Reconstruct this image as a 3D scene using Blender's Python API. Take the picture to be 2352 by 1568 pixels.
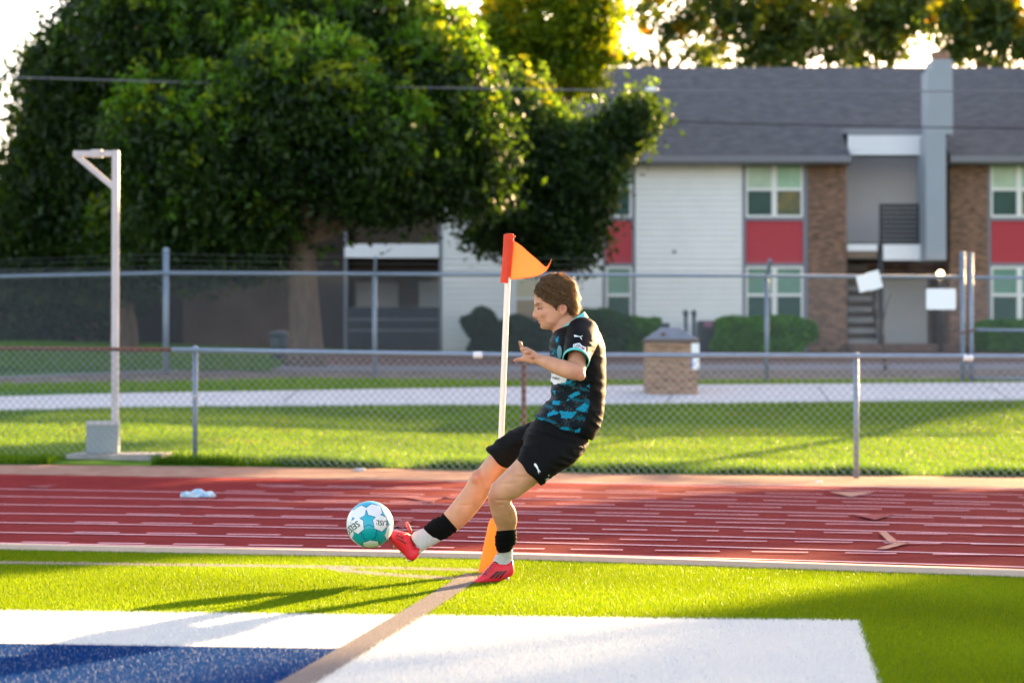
import bpy, bmesh, math, random
import numpy as np
from mathutils import Vector, noise
from mathutils.bvhtree import BVHTree

S = bpy.context.scene
for _o in list(bpy.data.objects):
    bpy.data.objects.remove(_o)

# ------------------------------------------------------------------ camera
F_PX, IW, IH, HOR = 5362.0, 2352.0, 1568.0, 870.0
CAM_Z = 0.97
PITCH = math.atan((HOR - IH / 2) / F_PX)
cam_data = bpy.data.cameras.new('camera')
cam = bpy.data.objects.new('camera', cam_data)
S.collection.objects.link(cam)
cam.location = (0, 0, CAM_Z)
cam.rotation_euler = (math.pi / 2 + PITCH, 0, 0)
cam_data.sensor_width = 36
cam_data.lens = 36 * F_PX / IW
cam_data.clip_end = 2000
cam_data.dof.use_dof = True
cam_data.dof.focus_distance = 11.0
cam_data.dof.aperture_fstop = 2.9
S.camera = cam

# ------------------------------------------------------------------ light
SUN_AZ = math.radians(32)      # clockwise from +Y
SUN_EL = math.radians(12.7)
sun_dir = Vector((math.sin(SUN_AZ) * math.cos(SUN_EL), math.cos(SUN_AZ) * math.cos(SUN_EL), math.sin(SUN_EL)))
sd = bpy.data.lights.new('sun', 'SUN')
sd.energy = 5.0
sd.angle = math.radians(0.5)
sd.color = (1.0, 0.68, 0.32)
sun = bpy.data.objects.new('sun', sd)
S.collection.objects.link(sun)
sun.rotation_euler = (-sun_dir).to_track_quat('-Z', 'Y').to_euler()

W = bpy.data.worlds.new('World')
S.world = W
W.use_nodes = True
nt = W.node_tree
sky = nt.nodes.new('ShaderNodeTexSky')
sky.sky_type = 'NISHITA'
sky.sun_disc = False
sky.sun_elevation = SUN_EL
sky.sun_rotation = SUN_AZ
sky.altitude = 0
sky.air_density = 0.9
sky.dust_density = 1.2
sky.ozone_density = 1.5
bg = nt.nodes['Background']
wb = nt.nodes.new('ShaderNodeVectorMath'); wb.operation = 'MULTIPLY'; wb.inputs[1].default_value = (1.31, 1.0, .82)   # camera white balance
nt.links.new(sky.outputs[0], wb.inputs[0]); nt.links.new(wb.outputs[0], bg.inputs[0])
bg.inputs[1].default_value = 0.10
S.view_settings.view_transform = 'Standard'
S.view_settings.look = 'None'
S.view_settings.exposure = 2.86
S.view_settings.gamma = 1
S.render.engine = 'CYCLES'
try:
    S.cycles.use_denoising = True
    S.cycles.denoiser = 'OPENIMAGEDENOISE'
    S.cycles.max_bounces = 8
    S.cycles.transparent_max_bounces = 12
    S.cycles.sample_clamp_indirect = 6
except Exception:
    pass

# ------------------------------------------------------------------ geometry helpers
def ray(U, V):
    r, u = U - IW / 2, IH / 2 - V
    c, s = math.cos(PITCH), math.sin(PITCH)
    return Vector((r, F_PX * c - u * s, F_PX * s + u * c))

def at(U, V, y):
    d = ray(U, V)
    return Vector((0, 0, CAM_Z)) + d * (y / d.y)

PROF = [(0, 0), (24.0, 0.0), (26.5, 0.06), (30, .24), (33.5, .607), (36.5, .854), (39, .905), (42, .985), (46, 1.14), (52, 1.34), (59, 1.67), (64, 1.75), (400, 1.75)]
PX = np.array([p[0] for p in PROF]); PZ = np.array([p[1] for p in PROF])

def zt(x, y):
    z = np.interp(y, PX, PZ)
    k = np.clip((y - 20.5) / 3.5, 0, 1)
    k2 = np.clip((60 - y) / 15, 0, 1)
    k3 = np.clip((y - 42) / 10, 0, 1)
    return z + np.clip(-x * 0.024, -0.02, 0.12) * k * k2 + np.clip((-x - 3) * .04, 0, .3) * k3

def on_ground(U, V):
    d = ray(U, V)
    y = 5.0
    while y < 300:
        x = d.x * y / d.y
        z = CAM_Z + d.z * y / d.y
        if z <= float(zt(x, y)):
            lo, hi = y - 0.1, y
            for _ in range(20):
                m = (lo + hi) / 2
                if CAM_Z + d.z * m / d.y <= float(zt(d.x * m / d.y, m)):
                    hi = m
                else:
                    lo = m
            return Vector((d.x * hi / d.y, hi, float(zt(d.x * hi / d.y, hi))))
        y += 0.1
    return Vector((d.x * 60 / d.y, 60, 1.7))

def link(name, me, m=None, parent=None, smooth=False):
    me.name = name
    o = bpy.data.objects.new(name, me)
    S.collection.objects.link(o)
    if m is not None:
        if isinstance(m, (list, tuple)):
            for q in m:
                me.materials.append(q)
        elif len(me.materials) == 0:
            me.materials.append(m)
    if smooth:
        me.polygons.foreach_set('use_smooth', [True] * len(me.polygons))
    if parent is not None:
        o.parent = parent
        o.matrix_parent_inverse = parent_inv(parent)
    return o

def parent_inv(p):
    # parents are Empties / meshes with pure translation (and parents themselves at identity scale)
    from mathutils import Matrix
    loc = Vector((0, 0, 0))
    q = p
    while q is not None:
        loc = loc + q.location + q.matrix_parent_inverse.translation
        q = q.parent
    return Matrix.Translation(-loc)

def tag(o, label=None, cat=None, group=None, kind=None):
    if label: o['label'] = label
    if cat: o['category'] = cat
    if group: o['group'] = group
    if kind: o['kind'] = kind
    return o

def thing(name, loc, label, cat, group=None):
    o = bpy.data.objects.new(name, None)
    o.empty_display_size = 0.2
    S.collection.objects.link(o)
    o.location = loc
    return tag(o, label, cat, group)

class MB:
    def __init__(s):
        s.v = []; s.f = []
    def add(s, vs, fs):
        b = len(s.v)
        s.v += [tuple(v) for v in vs]
        s.f += [tuple(i + b for i in f) for f in fs]
        return s
    def box(s, x0, x1, y0, y1, z0, z1):
        vs = [(x, y, z) for x in (x0, x1) for y in (y0, y1) for z in (z0, z1)]
        return s.add(vs, [(0, 1, 3, 2), (4, 6, 7, 5), (0, 4, 5, 1), (2, 3, 7, 6), (0, 2, 6, 4), (1, 5, 7, 3)])
    def bar(s, p, q, w, h=None, up=(0, 0, 1)):
        h = h or w
        p, q = Vector(p), Vector(q)
        d = (q - p).normalized()
        a = d.cross(Vector(up))
        if a.length < 1e-4: a = d.cross(Vector((0, 1, 0)))
        a.normalize(); b = a.cross(d).normalized()
        vs = []
        for e in (p, q):
            for i, j in ((-1, -1), (1, -1), (1, 1), (-1, 1)):
                vs.append(e + a * (i * w / 2) + b * (j * h / 2))
        return s.add(vs, [(0, 3, 2, 1), (4, 5, 6, 7), (0, 1, 5, 4), (1, 2, 6, 5), (2, 3, 7, 6), (3, 0, 4, 7)])
    def tube(s, pts, rad, n=10, cap=True, flat=None, flatk=1.0):
        pts = [Vector(p) for p in pts]
        if not hasattr(rad, '__len__'): rad = [rad] * len(pts)
        vs = []; fs = []
        a = None
        for i, p in enumerate(pts):
            d = (pts[min(i + 1, len(pts) - 1)] - pts[max(i - 1, 0)]).normalized()
            if a is None:
                a = Vector(flat) if flat is not None else (Vector((0, 0, 1)) if abs(d.z) < .9 else Vector((1, 0, 0)))
            a = (a - d * a.dot(d))
            if a.length < 1e-5: a = d.orthogonal()
            a.normalize()
            b = d.cross(a)
            for k in range(n):
                t = 2 * math.pi * k / n
                vs.append(p + a * (math.cos(t) * rad[i]) + b * (math.sin(t) * rad[i] * flatk))
        for i in range(len(pts) - 1):
            for k in range(n):
                fs.append((i * n + k, i * n + (k + 1) % n, (i + 1) * n + (k + 1) % n, (i + 1) * n + k))
        if cap:
            fs.append(tuple(reversed(range(n))))
            fs.append(tuple(range((len(pts) - 1) * n, len(pts) * n)))
        return s.add(vs, fs)
    def ell(s, c, r, n=16, m=10, rot=None):
        c = Vector(c)
        vs = [];fs = []
        for i in range(m + 1):
            ph = math.pi * i / m
            for k in range(n):
                t = 2 * math.pi * k / n
                v = Vector((r[0] * math.sin(ph) * math.cos(t), r[1] * math.sin(ph) * math.sin(t), r[2] * math.cos(ph)))
                if rot is not None: v.rotate(rot)
                vs.append(c + v)
        for i in range(m):
            for k in range(n):
                fs.append((i * n + k, (i + 1) * n + k, (i + 1) * n + (k + 1) % n, i * n + (k + 1) % n))
        return s.add(vs, fs)
    def mesh(s, name='m'):
        me = bpy.data.meshes.new(name)
        me.from_pydata(s.v, [], s.f)
        me.validate()
        me.update()
        return me
    def build(s, name, m, parent=None, smooth=False, bevel=0):
        o = link(name, s.mesh(name), m, parent, smooth)
        if bevel:
            md = o.modifiers.new('bevel', 'BEVEL'); md.width = bevel; md.segments = 2; md.limit_method = 'ANGLE'
        return o

def big_mesh(name, V, F, k):
    """V (n,3) float array, F (m,k) int array"""
    me = bpy.data.meshes.new(name)
    me.vertices.add(len(V)); me.vertices.foreach_set('co', np.asarray(V, np.float32).ravel())
    m = len(F)
    me.loops.add(m * k); me.loops.foreach_set('vertex_index', np.asarray(F, np.int32).ravel())
    me.polygons.add(m)
    me.polygons.foreach_set('loop_start', np.arange(0, m * k, k, dtype=np.int32))
    me.update(calc_edges=True)
    return me

def vcol(me, name, C):
    a = me.color_attributes.new(name, 'FLOAT_COLOR', 'POINT')
    c4 = np.ones((len(C), 4), np.float32); c4[:, :3] = C
    a.data.foreach_set('color', c4.ravel())

# ------------------------------------------------------------------ materials
def mat(name, col, rough=0.7, var=0.0, scale=8.0, bump=0.0, bscale=None, metal=0.0, spec=0.5, trans=0.0, tcol=None, attr=None, sss=0.0, detail=4.0, col2=None, coord='Object', stretch=None, sheen=0.0):
    m = bpy.data.materials.new(name)
    m.use_nodes = True
    t = m.node_tree; N = t.nodes; L = t.links
    b = N['Principled BSDF']; out = N['Material Output']
    b.inputs['Roughness'].default_value = rough
    b.inputs['Metallic'].default_value = metal
    b.inputs['Specular IOR Level'].default_value = spec
    if sheen: b.inputs['Sheen Weight'].default_value = sheen
    tc = N.new('ShaderNodeTexCoord')
    src = tc.outputs[coord]
    if stretch:
        mp = N.new('ShaderNodeMapping'); mp.inputs['Scale'].default_value = stretch
        L.new(src, mp.inputs['Vector']); src = mp.outputs['Vector']
    if attr:
        at_ = N.new('ShaderNodeAttribute'); at_.attribute_name = attr
        base = at_.outputs['Color']
    else:
        rgb = N.new('ShaderNodeRGB'); rgb.outputs[0].default_value = (*col, 1)
        base = rgb.outputs[0]
    if var > 0 or col2:
        nz = N.new('ShaderNodeTexNoise'); nz.inputs['Scale'].default_value = scale; nz.inputs['Detail'].default_value = detail
        L.new(src, nz.inputs['Vector'])
        if col2:
            rp = N.new('ShaderNodeValToRGB'); rp.color_ramp.elements[0].position = .38; rp.color_ramp.elements[1].position = .62
            L.new(nz.outputs[0], rp.inputs[0])
            mx = N.new('ShaderNodeMix'); mx.data_type = 'RGBA'
            L.new(rp.outputs[0], mx.inputs[0]); L.new(base, mx.inputs[6]); mx.inputs[7].default_value = (*col2, 1)
            base = mx.outputs[2]
        if var > 0:
            mr = N.new('ShaderNodeMapRange'); mr.inputs[1].default_value = .25; mr.inputs[2].default_value = .75
            mr.inputs[3].default_value = 1 - var; mr.inputs[4].default_value = 1 + var
            L.new(nz.outputs[0], mr.inputs[0])
            vm = N.new('ShaderNodeVectorMath'); vm.operation = 'SCALE'
            L.new(base, vm.inputs[0]); L.new(mr.outputs[0], vm.inputs['Scale'])
            base = vm.outputs[0]
    L.new(base, b.inputs['Base Color'])
    if sss > 0:
        b.inputs['Subsurface Weight'].default_value = sss
        b.inputs['Subsurface Radius'].default_value = (.012, .005, .003)
        b.inputs['Subsurface Scale'].default_value = 1.0
    if bump > 0:
        nb = N.new('ShaderNodeTexNoise'); nb.inputs['Scale'].default_value = bscale or scale * 4; nb.inputs['Detail'].default_value = 5
        L.new(src, nb.inputs['Vector'])
        bp = N.new('ShaderNodeBump'); bp.inputs['Strength'].default_value = bump; bp.inputs['Distance'].default_value = 0.01
        L.new(nb.outputs[0], bp.inputs['Height']); L.new(bp.outputs[0], b.inputs['Normal'])
    if trans > 0:
        tr = N.new('ShaderNodeBsdfTranslucent')
        if tcol is not None:
            if attr:
                vm2 = N.new('ShaderNodeVectorMath'); vm2.operation = 'MULTIPLY'
                L.new(base, vm2.inputs[0]); vm2.inputs[1].default_value = tcol
                L.new(vm2.outputs[0], tr.inputs[0])
            else:
                tr.inputs[0].default_value = (*tcol, 1)
        else:
            L.new(base, tr.inputs[0])
        ms = N.new('ShaderNodeMixShader'); ms.inputs[0].default_value = trans
        L.new(b.outputs[0], ms.inputs[1]); L.new(tr.outputs[0], ms.inputs[2]); L.new(ms.outputs[0], out.inputs[0])
    return m

def siding_mat(name, col, pitch=0.14, var=.04):
    m = mat(name, col, .6, var, 1.5)
    t = m.node_tree; N = t.nodes; L = t.links
    b = N['Principled BSDF']
    g = N.new('ShaderNodeTexCoord'); sp = N.new('ShaderNodeSeparateXYZ'); L.new(g.outputs['Object'], sp.inputs[0])
    d = N.new('ShaderNodeMath'); d.operation = 'DIVIDE'; d.inputs[1].default_value = pitch; L.new(sp.outputs[2], d.inputs[0])
    f = N.new('ShaderNodeMath'); f.operation = 'FRACT'; L.new(d.outputs[0], f.inputs[0])
    bp = N.new('ShaderNodeBump'); bp.inputs['Strength'].default_value = 1.0; bp.inputs['Distance'].default_value = .07; bp.invert = True
    L.new(f.outputs[0], bp.inputs['Height']); L.new(bp.outputs[0], b.inputs['Normal'])
    return m

def brick_mat(name, c1, c2, mortar, w=.2, h=.067, axis='xz'):
    m = mat(name, c1, .85)
    t = m.node_tree; N = t.nodes; L = t.links
    b = N['Principled BSDF']
    g = N.new('ShaderNodeTexCoord'); sp = N.new('ShaderNodeSeparateXYZ'); L.new(g.outputs['Object'], sp.inputs[0])
    ad = N.new('ShaderNodeMath'); ad.operation = 'ADD'; L.new(sp.outputs[0], ad.inputs[0]); L.new(sp.outputs[1], ad.inputs[1])
    cb = N.new('ShaderNodeCombineXYZ'); L.new(ad.outputs[0], cb.inputs[0]); L.new(sp.outputs[2], cb.inputs[1])
    br = N.new('ShaderNodeTexBrick'); br.inputs['Scale'].default_value = 1
    br.inputs['Brick Width'].default_value = w; br.inputs['Row Height'].default_value = h; br.inputs['Mortar Size'].default_value = .007
    br.inputs['Color1'].default_value = (*c1, 1); br.inputs['Color2'].default_value = (*c2, 1); br.inputs['Mortar'].default_value = (*mortar, 1)
    br.inputs['Bias'].default_value = 0.0
    L.new(cb.outputs[0], br.inputs['Vector'])
    nz = N.new('ShaderNodeTexNoise'); nz.inputs['Scale'].default_value = 5; nz.inputs['Detail'].default_value = 3; mp = N.new('ShaderNodeMapping'); mp.inputs['Scale'].default_value = (1, 3.5, 1); L.new(cb.outputs[0], mp.inputs['Vector']); L.new(mp.outputs[0], nz.inputs['Vector'])
    
    mr = N.new('ShaderNodeMapRange'); mr.inputs[1].default_value = .35; mr.inputs[2].default_value = .6; mr.inputs[3].default_value = .62; mr.inputs[4].default_value = 1.2
    L.new(nz.outputs[0], mr.inputs[0])
    vm = N.new('ShaderNodeVectorMath'); vm.operation = 'SCALE'; L.new(br.outputs[0], vm.inputs[0]); L.new(mr.outputs[0], vm.inputs['Scale'])
    L.new(vm.outputs[0], b.inputs['Base Color'])
    return m

M = {}
M['track'] = mat('track_rubber', (.19, .017, .021), .95, .18, 3, .3, 200, coord='Object', spec=.03)
M['track_dark'] = mat('shaded_edge_rubber', (.10, .010, .012), .9, .1, 30, .3, 200, spec=.05)  # darker copy of the track rubber: shade on its raised edge painted in
M['mark_faded'] = mat('worn_triangle_paint', (.27, .06, .068), .9, .3, 20, spec=.05)
M['line_hazed'] = mat('hazed_pink_line_paint', (.78, .44, .50), .8, .15, 6, spec=.03)  # pink from blur and haze over the lines, put into their colour
M['line_peach'] = mat('faded_peach_paint', (.30, .075, .055), .7, .15, 6)
M['kerb'] = mat('beige_kerb', (.55, .42, .34), .8, .08, 20, spec=.03)
M['dirt'] = mat('pinkish_dirt', (.33, .185, .14), .95, .18, 6, .6, 40, spec=.03, col2=(.35, .22, .175))
M['soil'] = mat('brown_soil', (.16, .13, .11), .95, .25, 2.5, .5, 30, spec=.03, col2=(.22, .18, .16))
M['soil_red'] = mat('reddish_soil', (.19, .11, .09), .95, .2, 2.5, .5, 30, spec=.03)
M['asphalt'] = mat('grey_pavement', (.24, .24, .27), .9, .12, 3, .3, 60, spec=.03)
M['concrete'] = mat('pale_concrete', (.60, .58, .60), .85, .08, 2.5, .2, 60, spec=.03)
M['lawn_base'] = mat('lawn_ground', (.05, .13, .012), .9, .3, 1.2, .5, 40, spec=.03, col2=(.10, .20, .02))
M['lawn_far'] = mat('far_grass', (.045, .14, .025), .9, .3, 1.0, .8, 30, spec=.03, col2=(.08, .17, .03))
M['turf_base'] = mat('turf_ground', (.05, .13, .012), .9, .2, 30, spec=.03)
M['blade'] = mat('grass_blade', (.1, .3, .02), .45, attr='Col', trans=.5, tcol=(2.2, 1.6, .4), spec=.05)
M['turf_blade'] = mat('turf_blade', (.1, .3, .02), .4, attr='Col', trans=.55, tcol=(2.65, 1.33, .12), spec=.05)
M['paint_blade'] = mat('painted_turf_blade', (.1, .3, .02), .5, attr='Col', trans=.35, spec=.02)
M['galv'] = mat('galvanised_steel', (.22, .28, .38), .5, .1, 12, metal=.4)
M['wire'] = mat('galvanised_wire', (.30, .34, .40), .5, metal=.3)
M['rust'] = mat('rusty_steel', (.16, .075, .055), .8, .25, 25, metal=.2)
M['white_paint'] = mat('white_pole_paint', (.56, .52, .56), .6, .08, 10)
M['white'] = mat('white_sheet', (.8, .82, .86), .6)
M['slab'] = mat('weathered_slab_concrete', (.36, .34, .34), .95, .2, 8, .5, 40, spec=.03)
M['box'] = mat('pale_grey_box_paint', (.25, .30, .33), .5, .06, 8)
M['siding'] = siding_mat('white_lap_siding', (.90, .89, .90))
M['siding_plain'] = mat('white_painted_boards', (.88, .88, .89), .6, .04, 1.5)
M['siding_grey'] = siding_mat('grey_lap_siding', (.33, .36, .40))
M['siding_red'] = siding_mat('red_lap_siding', (.50, .05, .065))
M['siding_pale'] = siding_mat('pale_grey_siding', (.74, .74, .77))
M['trim'] = mat('grey_trim', (.22, .23, .28), .6)
M['frame'] = mat('white_window_frame', (.86, .87, .88), .5)
M['brick'] = brick_mat('brown_brick', (.28, .145, .095), (.12, .065, .045), (.26, .19, .15))
M['brick_tan'] = brick_mat('tan_brick', (.30, .185, .12), (.24, .14, .09), (.3, .22, .17), .3, .1)
M['brick_low'] = brick_mat('brick_step', (.17, .085, .07), (.12, .06, .05), (.2, .14, .12))
M['shingle'] = mat('grey_shingles', (.062, .064, .078), .9, .25, 3, .6, 20, col2=(.092, .092, .104), stretch=(1, 3, 3))
M['gutter'] = mat('gutter', (.20, .20, .24), .6)
M['glass_light'] = mat('teal_glass', (.10, .27, .22), .2, .15, 1.5, spec=.3)  # upper panes: even, paler green tones
M['glass_mint'] = mat('mint_glass', (.30, .52, .38), .2, .15, 2.0, spec=.3)
M['glass_pale'] = mat('pale_mint_glass', (.42, .56, .44), .2, .2, 2.5, spec=.3)
M['glass_reflection'] = mat('green_glass_with_warm_reflection', (.07, .11, .07), .2, .3, 3.0, spec=.2, col2=(.16, .13, .05))  # yellow reflection painted into the green glass as second colour
M['glass_dark'] = mat('dark_green_glass', (.03, .085, .08), .25, .2, 1.5, spec=.15)
M['glass_yellow'] = mat('pale_yellow_blind', (.62, .56, .40), .3)
M['board_tan'] = mat('tan_board', (.42, .32, .22), .8, .06, 4)
M['rail_dark'] = mat('dark_rail_paint', (.018, .02, .028), .6)
M['dark_wood'] = mat('dark_stained_boards', (.03, .035, .05), .75, .2, 4, stretch=(1, 1, 8))
M['stair'] = mat('stair_treads', (.28, .27, .28), .7, .1, 4)
M['tan_wall'] = mat('tan_stucco', (.24, .18, .14), .85, .1, 2)
M['beige_panel'] = siding_mat('beige_panel', (.46, .45, .46), .2)
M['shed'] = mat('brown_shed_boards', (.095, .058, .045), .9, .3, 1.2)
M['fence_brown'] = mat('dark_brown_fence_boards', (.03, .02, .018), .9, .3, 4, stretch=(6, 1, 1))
M['bark'] = mat('bark', (.095, .066, .05), .9, .4, 3, .8, 12, stretch=(3, 3, 1))
M['ac'] = mat('dark_blue_grey_metal', (.03, .05, .075), .5)
M['ac_label'] = mat('pink_label', (.35, .12, .2), .6)
M['lid'] = mat('grey_metal_lid', (.20, .215, .26), .6, .1, 8, metal=.2)
M['lid_rim'] = mat('brown_lid_rim', (.13, .10, .09), .7)
M['blue_paint'] = mat('blue_print', (.05, .12, .55), .5)
M['barb'] = mat('dull_barbed_wire', (.12, .13, .15), .7)
M['cable'] = mat('cable_sheath', (.16, .16, .19), .7)
M['cable_dark'] = mat('black_cable', (.02, .02, .025), .7)
M['leaf'] = mat('leaf', (.05, .1, .02), .5, attr='Col', trans=.42, tcol=(3.2, 2.4, .35), spec=.3)
M['leaf_lit'] = mat('sunlit_toned_leaf', (.05, .1, .02), .5, attr='Col', trans=.62, tcol=(3.2, 2.5, .25), spec=.2)  # yellower, more translucent leaf copy: sun glow put into the material
M['hedge'] = mat('hedge_leaf', (.05, .1, .02), .7, attr='Col', trans=.25, tcol=(1.5, 1.5, .5), spec=.08)
lamp = bpy.data.materials.new('lit_lamp'); lamp.use_nodes = True
lb = lamp.node_tree.nodes['Principled BSDF']; lb.inputs['Emission Color'].default_value = (1, .72, .35, 1); lb.inputs['Emission Strength'].default_value = 3.0
M['lamp'] = lamp
rng = np.random.default_rng(7)
random.seed(7)
# ================================================================== the ground
def resample(P, n):
    P = np.array([[p[0], p[1]] for p in P], float)
    d = np.r_[0, np.cumsum(np.linalg.norm(np.diff(P, axis=0), axis=1))]
    t = np.linspace(0, d[-1], n)
    return np.c_[np.interp(t, d, P[:, 0]), np.interp(t, d, P[:, 1])]

def gline(uv, ext=8.0):
    P = [on_ground(u, v) for u, v in uv]
    a, b = P[0] - P[1], P[-1] - P[-2]
    a.z = b.z = 0
    P = [P[0] + a.normalized() * ext] + P + [P[-1] + b.normalized() * ext]
    return [(p.x, p.y) for p in P]

def sheet(name, A, B, m, off, rows=10, cols=60, kind='structure'):
    A = resample(A, cols); B = resample(B, cols)
    t = np.linspace(0, 1, rows)[:, None, None]
    G = A[None] * (1 - t) + B[None] * t
    Zg = zt(G[..., 0], G[..., 1]) + off
    # turned-down edges all round, so that a raised sheet has real sides
    G = np.concatenate([G[:1], G, G[-1:]]); Zg = np.concatenate([Zg[:1] - off - .02, Zg, Zg[-1:] - off - .02]); rows += 2
    X = G[..., 0].ravel(); Y = G[..., 1].ravel()
    Z = Zg.ravel()
    F = [(i * cols + j, i * cols + j + 1, (i + 1) * cols + j + 1, (i + 1) * cols + j) for i in range(rows - 1) for j in range(cols - 1)]
    me = big_mesh(name, np.c_[X, Y, Z], F, 4)
    o = link(name, me, m, smooth=False)
    if kind: o['kind'] = kind
    return o

ys = np.r_[np.linspace(-20, 20, 9), np.linspace(21, 66, 91), np.linspace(75, 400, 10)]
xs = np.r_[np.linspace(-220, -20, 11), np.linspace(-18, 18, 37), np.linspace(20, 220, 11)]
GX, GY = np.meshgrid(xs, ys)
nx = len(xs)
F = [(i * nx + j, i * nx + j + 1, (i + 1) * nx + j + 1, (i + 1) * nx + j) for i in range(len(ys) - 1) for j in range(nx - 1)]
o = link('ground', big_mesh('ground', np.c_[GX.ravel(), GY.ravel(), zt(GX.ravel(), GY.ravel())], F, 4), M['lawn_far'], smooth=True); o['kind'] = 'structure'

K_near = gline([(0, 1266), (1223, 1290), (2352, 1329.5)])
K_far = gline([(0, 1261), (1223, 1285), (2352, 1322.5)])
T_far = gline([(0, 1089.5), (1223, 1109), (2352, 1125.5)])
D_far = gline([(0, 1068), (752, 1074), (1223, 1083), (1975, 1093), (2352, 1096)])
P_near = gline([(0, 945), (400, 936), (1000, 932), (1400, 930), (2352, 921)])
P_far = gline([(0, 915), (400, 905), (1200, 892), (1500, 888), (2352, 881)])
G_far = gline([(0, 885), (400, 880), (1400, 878), (2352, 875)])
S_far = gline([(0, 869), (380, 853), (700, 851), (1400, 851), (2352, 849)])
A_far = gline([(0, 866), (380, 850), (700, 838), (1400, 838), (2352, 836)])
sheet('turf_ground', [(-14, -6), (14, -6)], K_near, M['turf_base'], .004, 12)
sheet('kerb', K_near, K_far, M['kerb'], .035, 3)
# kerb face as a real step
sheet('running_track', K_far, T_far, M['track'], .006, 24, 120)
sheet('track_edge', K_far, gline([(0, 1253), (1223, 1277), (2352, 1309)]), M['track_dark'], .012, 3, 80)  # dark strip painted for the shaded side of the raised edge
sheet('dirt_strip', T_far, D_far, M['dirt'], .004, 8)
sheet('lawn', D_far, P_near, M['lawn_base'], .008, 30)
sheet('path', P_near, P_far, M['concrete'], .03, 12)
sheet('grass_strip', P_far, G_far, M['lawn_far'], .008, 8)
sheet('bare_soil', G_far, S_far, M['soil'], .008, 10)
sheet('pavement', S_far, A_far, M['asphalt'], .02, 10)
sheet('planting_bed', gline([(620, 838), (1400, 838), (2352, 836)], 0.5), gline([(620, 808), (1400, 808), (2352, 808)], .5), M['soil_red'], .012, 10)

# path joints
mb = MB()
for u0, u1 in ((1560, 1532), (1880, 1905), (700, 650), (2270, 2330)):
    a = on_ground(u0, 891); b = on_ground(u1, 928)
    for k in range(6):
        p = a.lerp(b, k / 6); q = a.lerp(b, (k + 1) / 6)
        p.z = float(zt(p.x, p.y)) + .034; q.z = float(zt(q.x, q.y)) + .034
        d = Vector((q.y - p.y, p.x - q.x, 0)).normalized() * .012
        mb.add([p - d, p + d, q + d, q - d], [(0, 1, 2, 3)])
tag(mb.build('path_joint', M['asphalt']), kind='structure')

# ------------------------------------------------------------------ painted lines on the track
def ribbon(mb, P, w, z):
    P = np.array(P, float)
    n = len(P)
    T = np.gradient(P, axis=0); T /= np.linalg.norm(T, axis=1)[:, None]
    Nn = np.c_[-T[:, 1], T[:, 0]] * w / 2
    A = P + Nn; B = P - Nn
    vs = [(a[0], a[1], z) for a in A] + [(b[0], b[1], z) for b in B]
    mb.add(vs, [(i, n + i, n + i + 1, i + 1) for i in range(n - 1)])

lanes = [(1175.8, 1201, 1231), (1195.7, 1221, 1247), (1214, 1239, 1268), (1234.2, 1257.5, 1288), (1256, 1279, 1310), (1278.7, 1303, 1333.4), (1303, 1328, 1359.6), (1329.2, 1355, 1388.5)]
def quad_curve(v0, v1, v2, n=30, s=1 / 1.063):
    # curved line through three measured points, on the flat ground
    P = [on_ground(0, v0 * s), on_ground(1223, v1 * s), on_ground(2352, v2 * s)]
    xs_ = np.array([p.x for p in P]); ys_ = np.array([p.y for p in P])
    c = np.polyfit(xs_, ys_, 2)
    X = np.linspace(xs_[0] - 5, xs_[2] + 5, n)
    return np.c_[X, np.polyval(c, X)]
mb = MB()
for v in lanes:
    ribbon(mb, quad_curve(*v), .058, .0115)
ribbon(mb, quad_curve(1159, 1180, 1197.5), .06, .0115)
P = [on_ground(1223, 1110.5), on_ground(1700, 1122), on_ground(2352, 1140.5)]
ribbon(mb, resample([(p.x, p.y) for p in P], 12), .05, .016)
tag(mb.build('lane_line', M['line_hazed']), kind='structure')

rows = [((107, 1329.7), (1300, 1344.5), (1990, 1355.2)), ((204, 1304.5), (1415, 1321), (2048, 1329)), ((245, 1280.3), (1439, 1296.7), (2079, 1306)), ((364, 1260), (1376, 1274.5), (2006, 1283.7)),
        ((439, 1240.5), (1358, 1254.8), (2024, 1264.4)), ((554, 1221.8), (1351, 1234.8), (2004, 1245)), ((599, 1203), (1402, 1217.8), (1932, 1227)), ((653, 1186), (1417, 1199.7), (1895, 1209))]
mb = MB()
for r in rows:
    P = [on_ground(u / 1.063, v / 1.063) for u, v in r]
    c = np.polyfit([p.x for p in P], [p.y for p in P], 1)
    x = P[0].x - .2 + random.random() * .2
    while x < P[2].x + 5:
        L = random.uniform(.27, .36) * (1 + .3 * (P[0].y > 16))
        X = np.array([x, x + L / 2, x + L])
        ribbon(mb, np.c_[X, np.polyval(c, X)], .05, .0165)
        x += L + random.uniform(.14, .2) * (1 + .3 * (P[0].y > 16))
tag(mb.build('dashed_lane_line', M['line_hazed']), kind='structure')

def gpoly(mb, uv, z):
    P = [on_ground(u, v) for u, v in uv]
    mb.add([(p.x, p.y, z) for p in P], [tuple(range(len(P)))])
mb = MB()
gpoly(mb, [(52, 1119), (105, 1125), (130, 1116), (175, 1109)], .0195)
gpoly(mb, [(930, 1147), (990, 1158), (1035, 1143)], .0195)
gpoly(mb, [(1960, 1187), (2010, 1200), (2062, 1185)], .0195)
gpoly(mb, [(905, 1212), (925, 1198), (955, 1196), (925, 1220)], .0195)
tag(mb.build('faded_triangle_mark', M['mark_faded']), kind='structure')
mb = MB()
gpoly(mb, [(1905, 1134), (1955, 1146), (2010, 1134)], .0195)
gpoly(mb, [(2018, 1228), (2036, 1228), (2065, 1252), (2042, 1252)], .0195)
gpoly(mb, [(2012, 1267), (2062, 1252), (2090, 1253), (2035, 1268)], .0195)
tag(mb.build('peach_arrow_mark', M['line_peach']), kind='structure')

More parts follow.
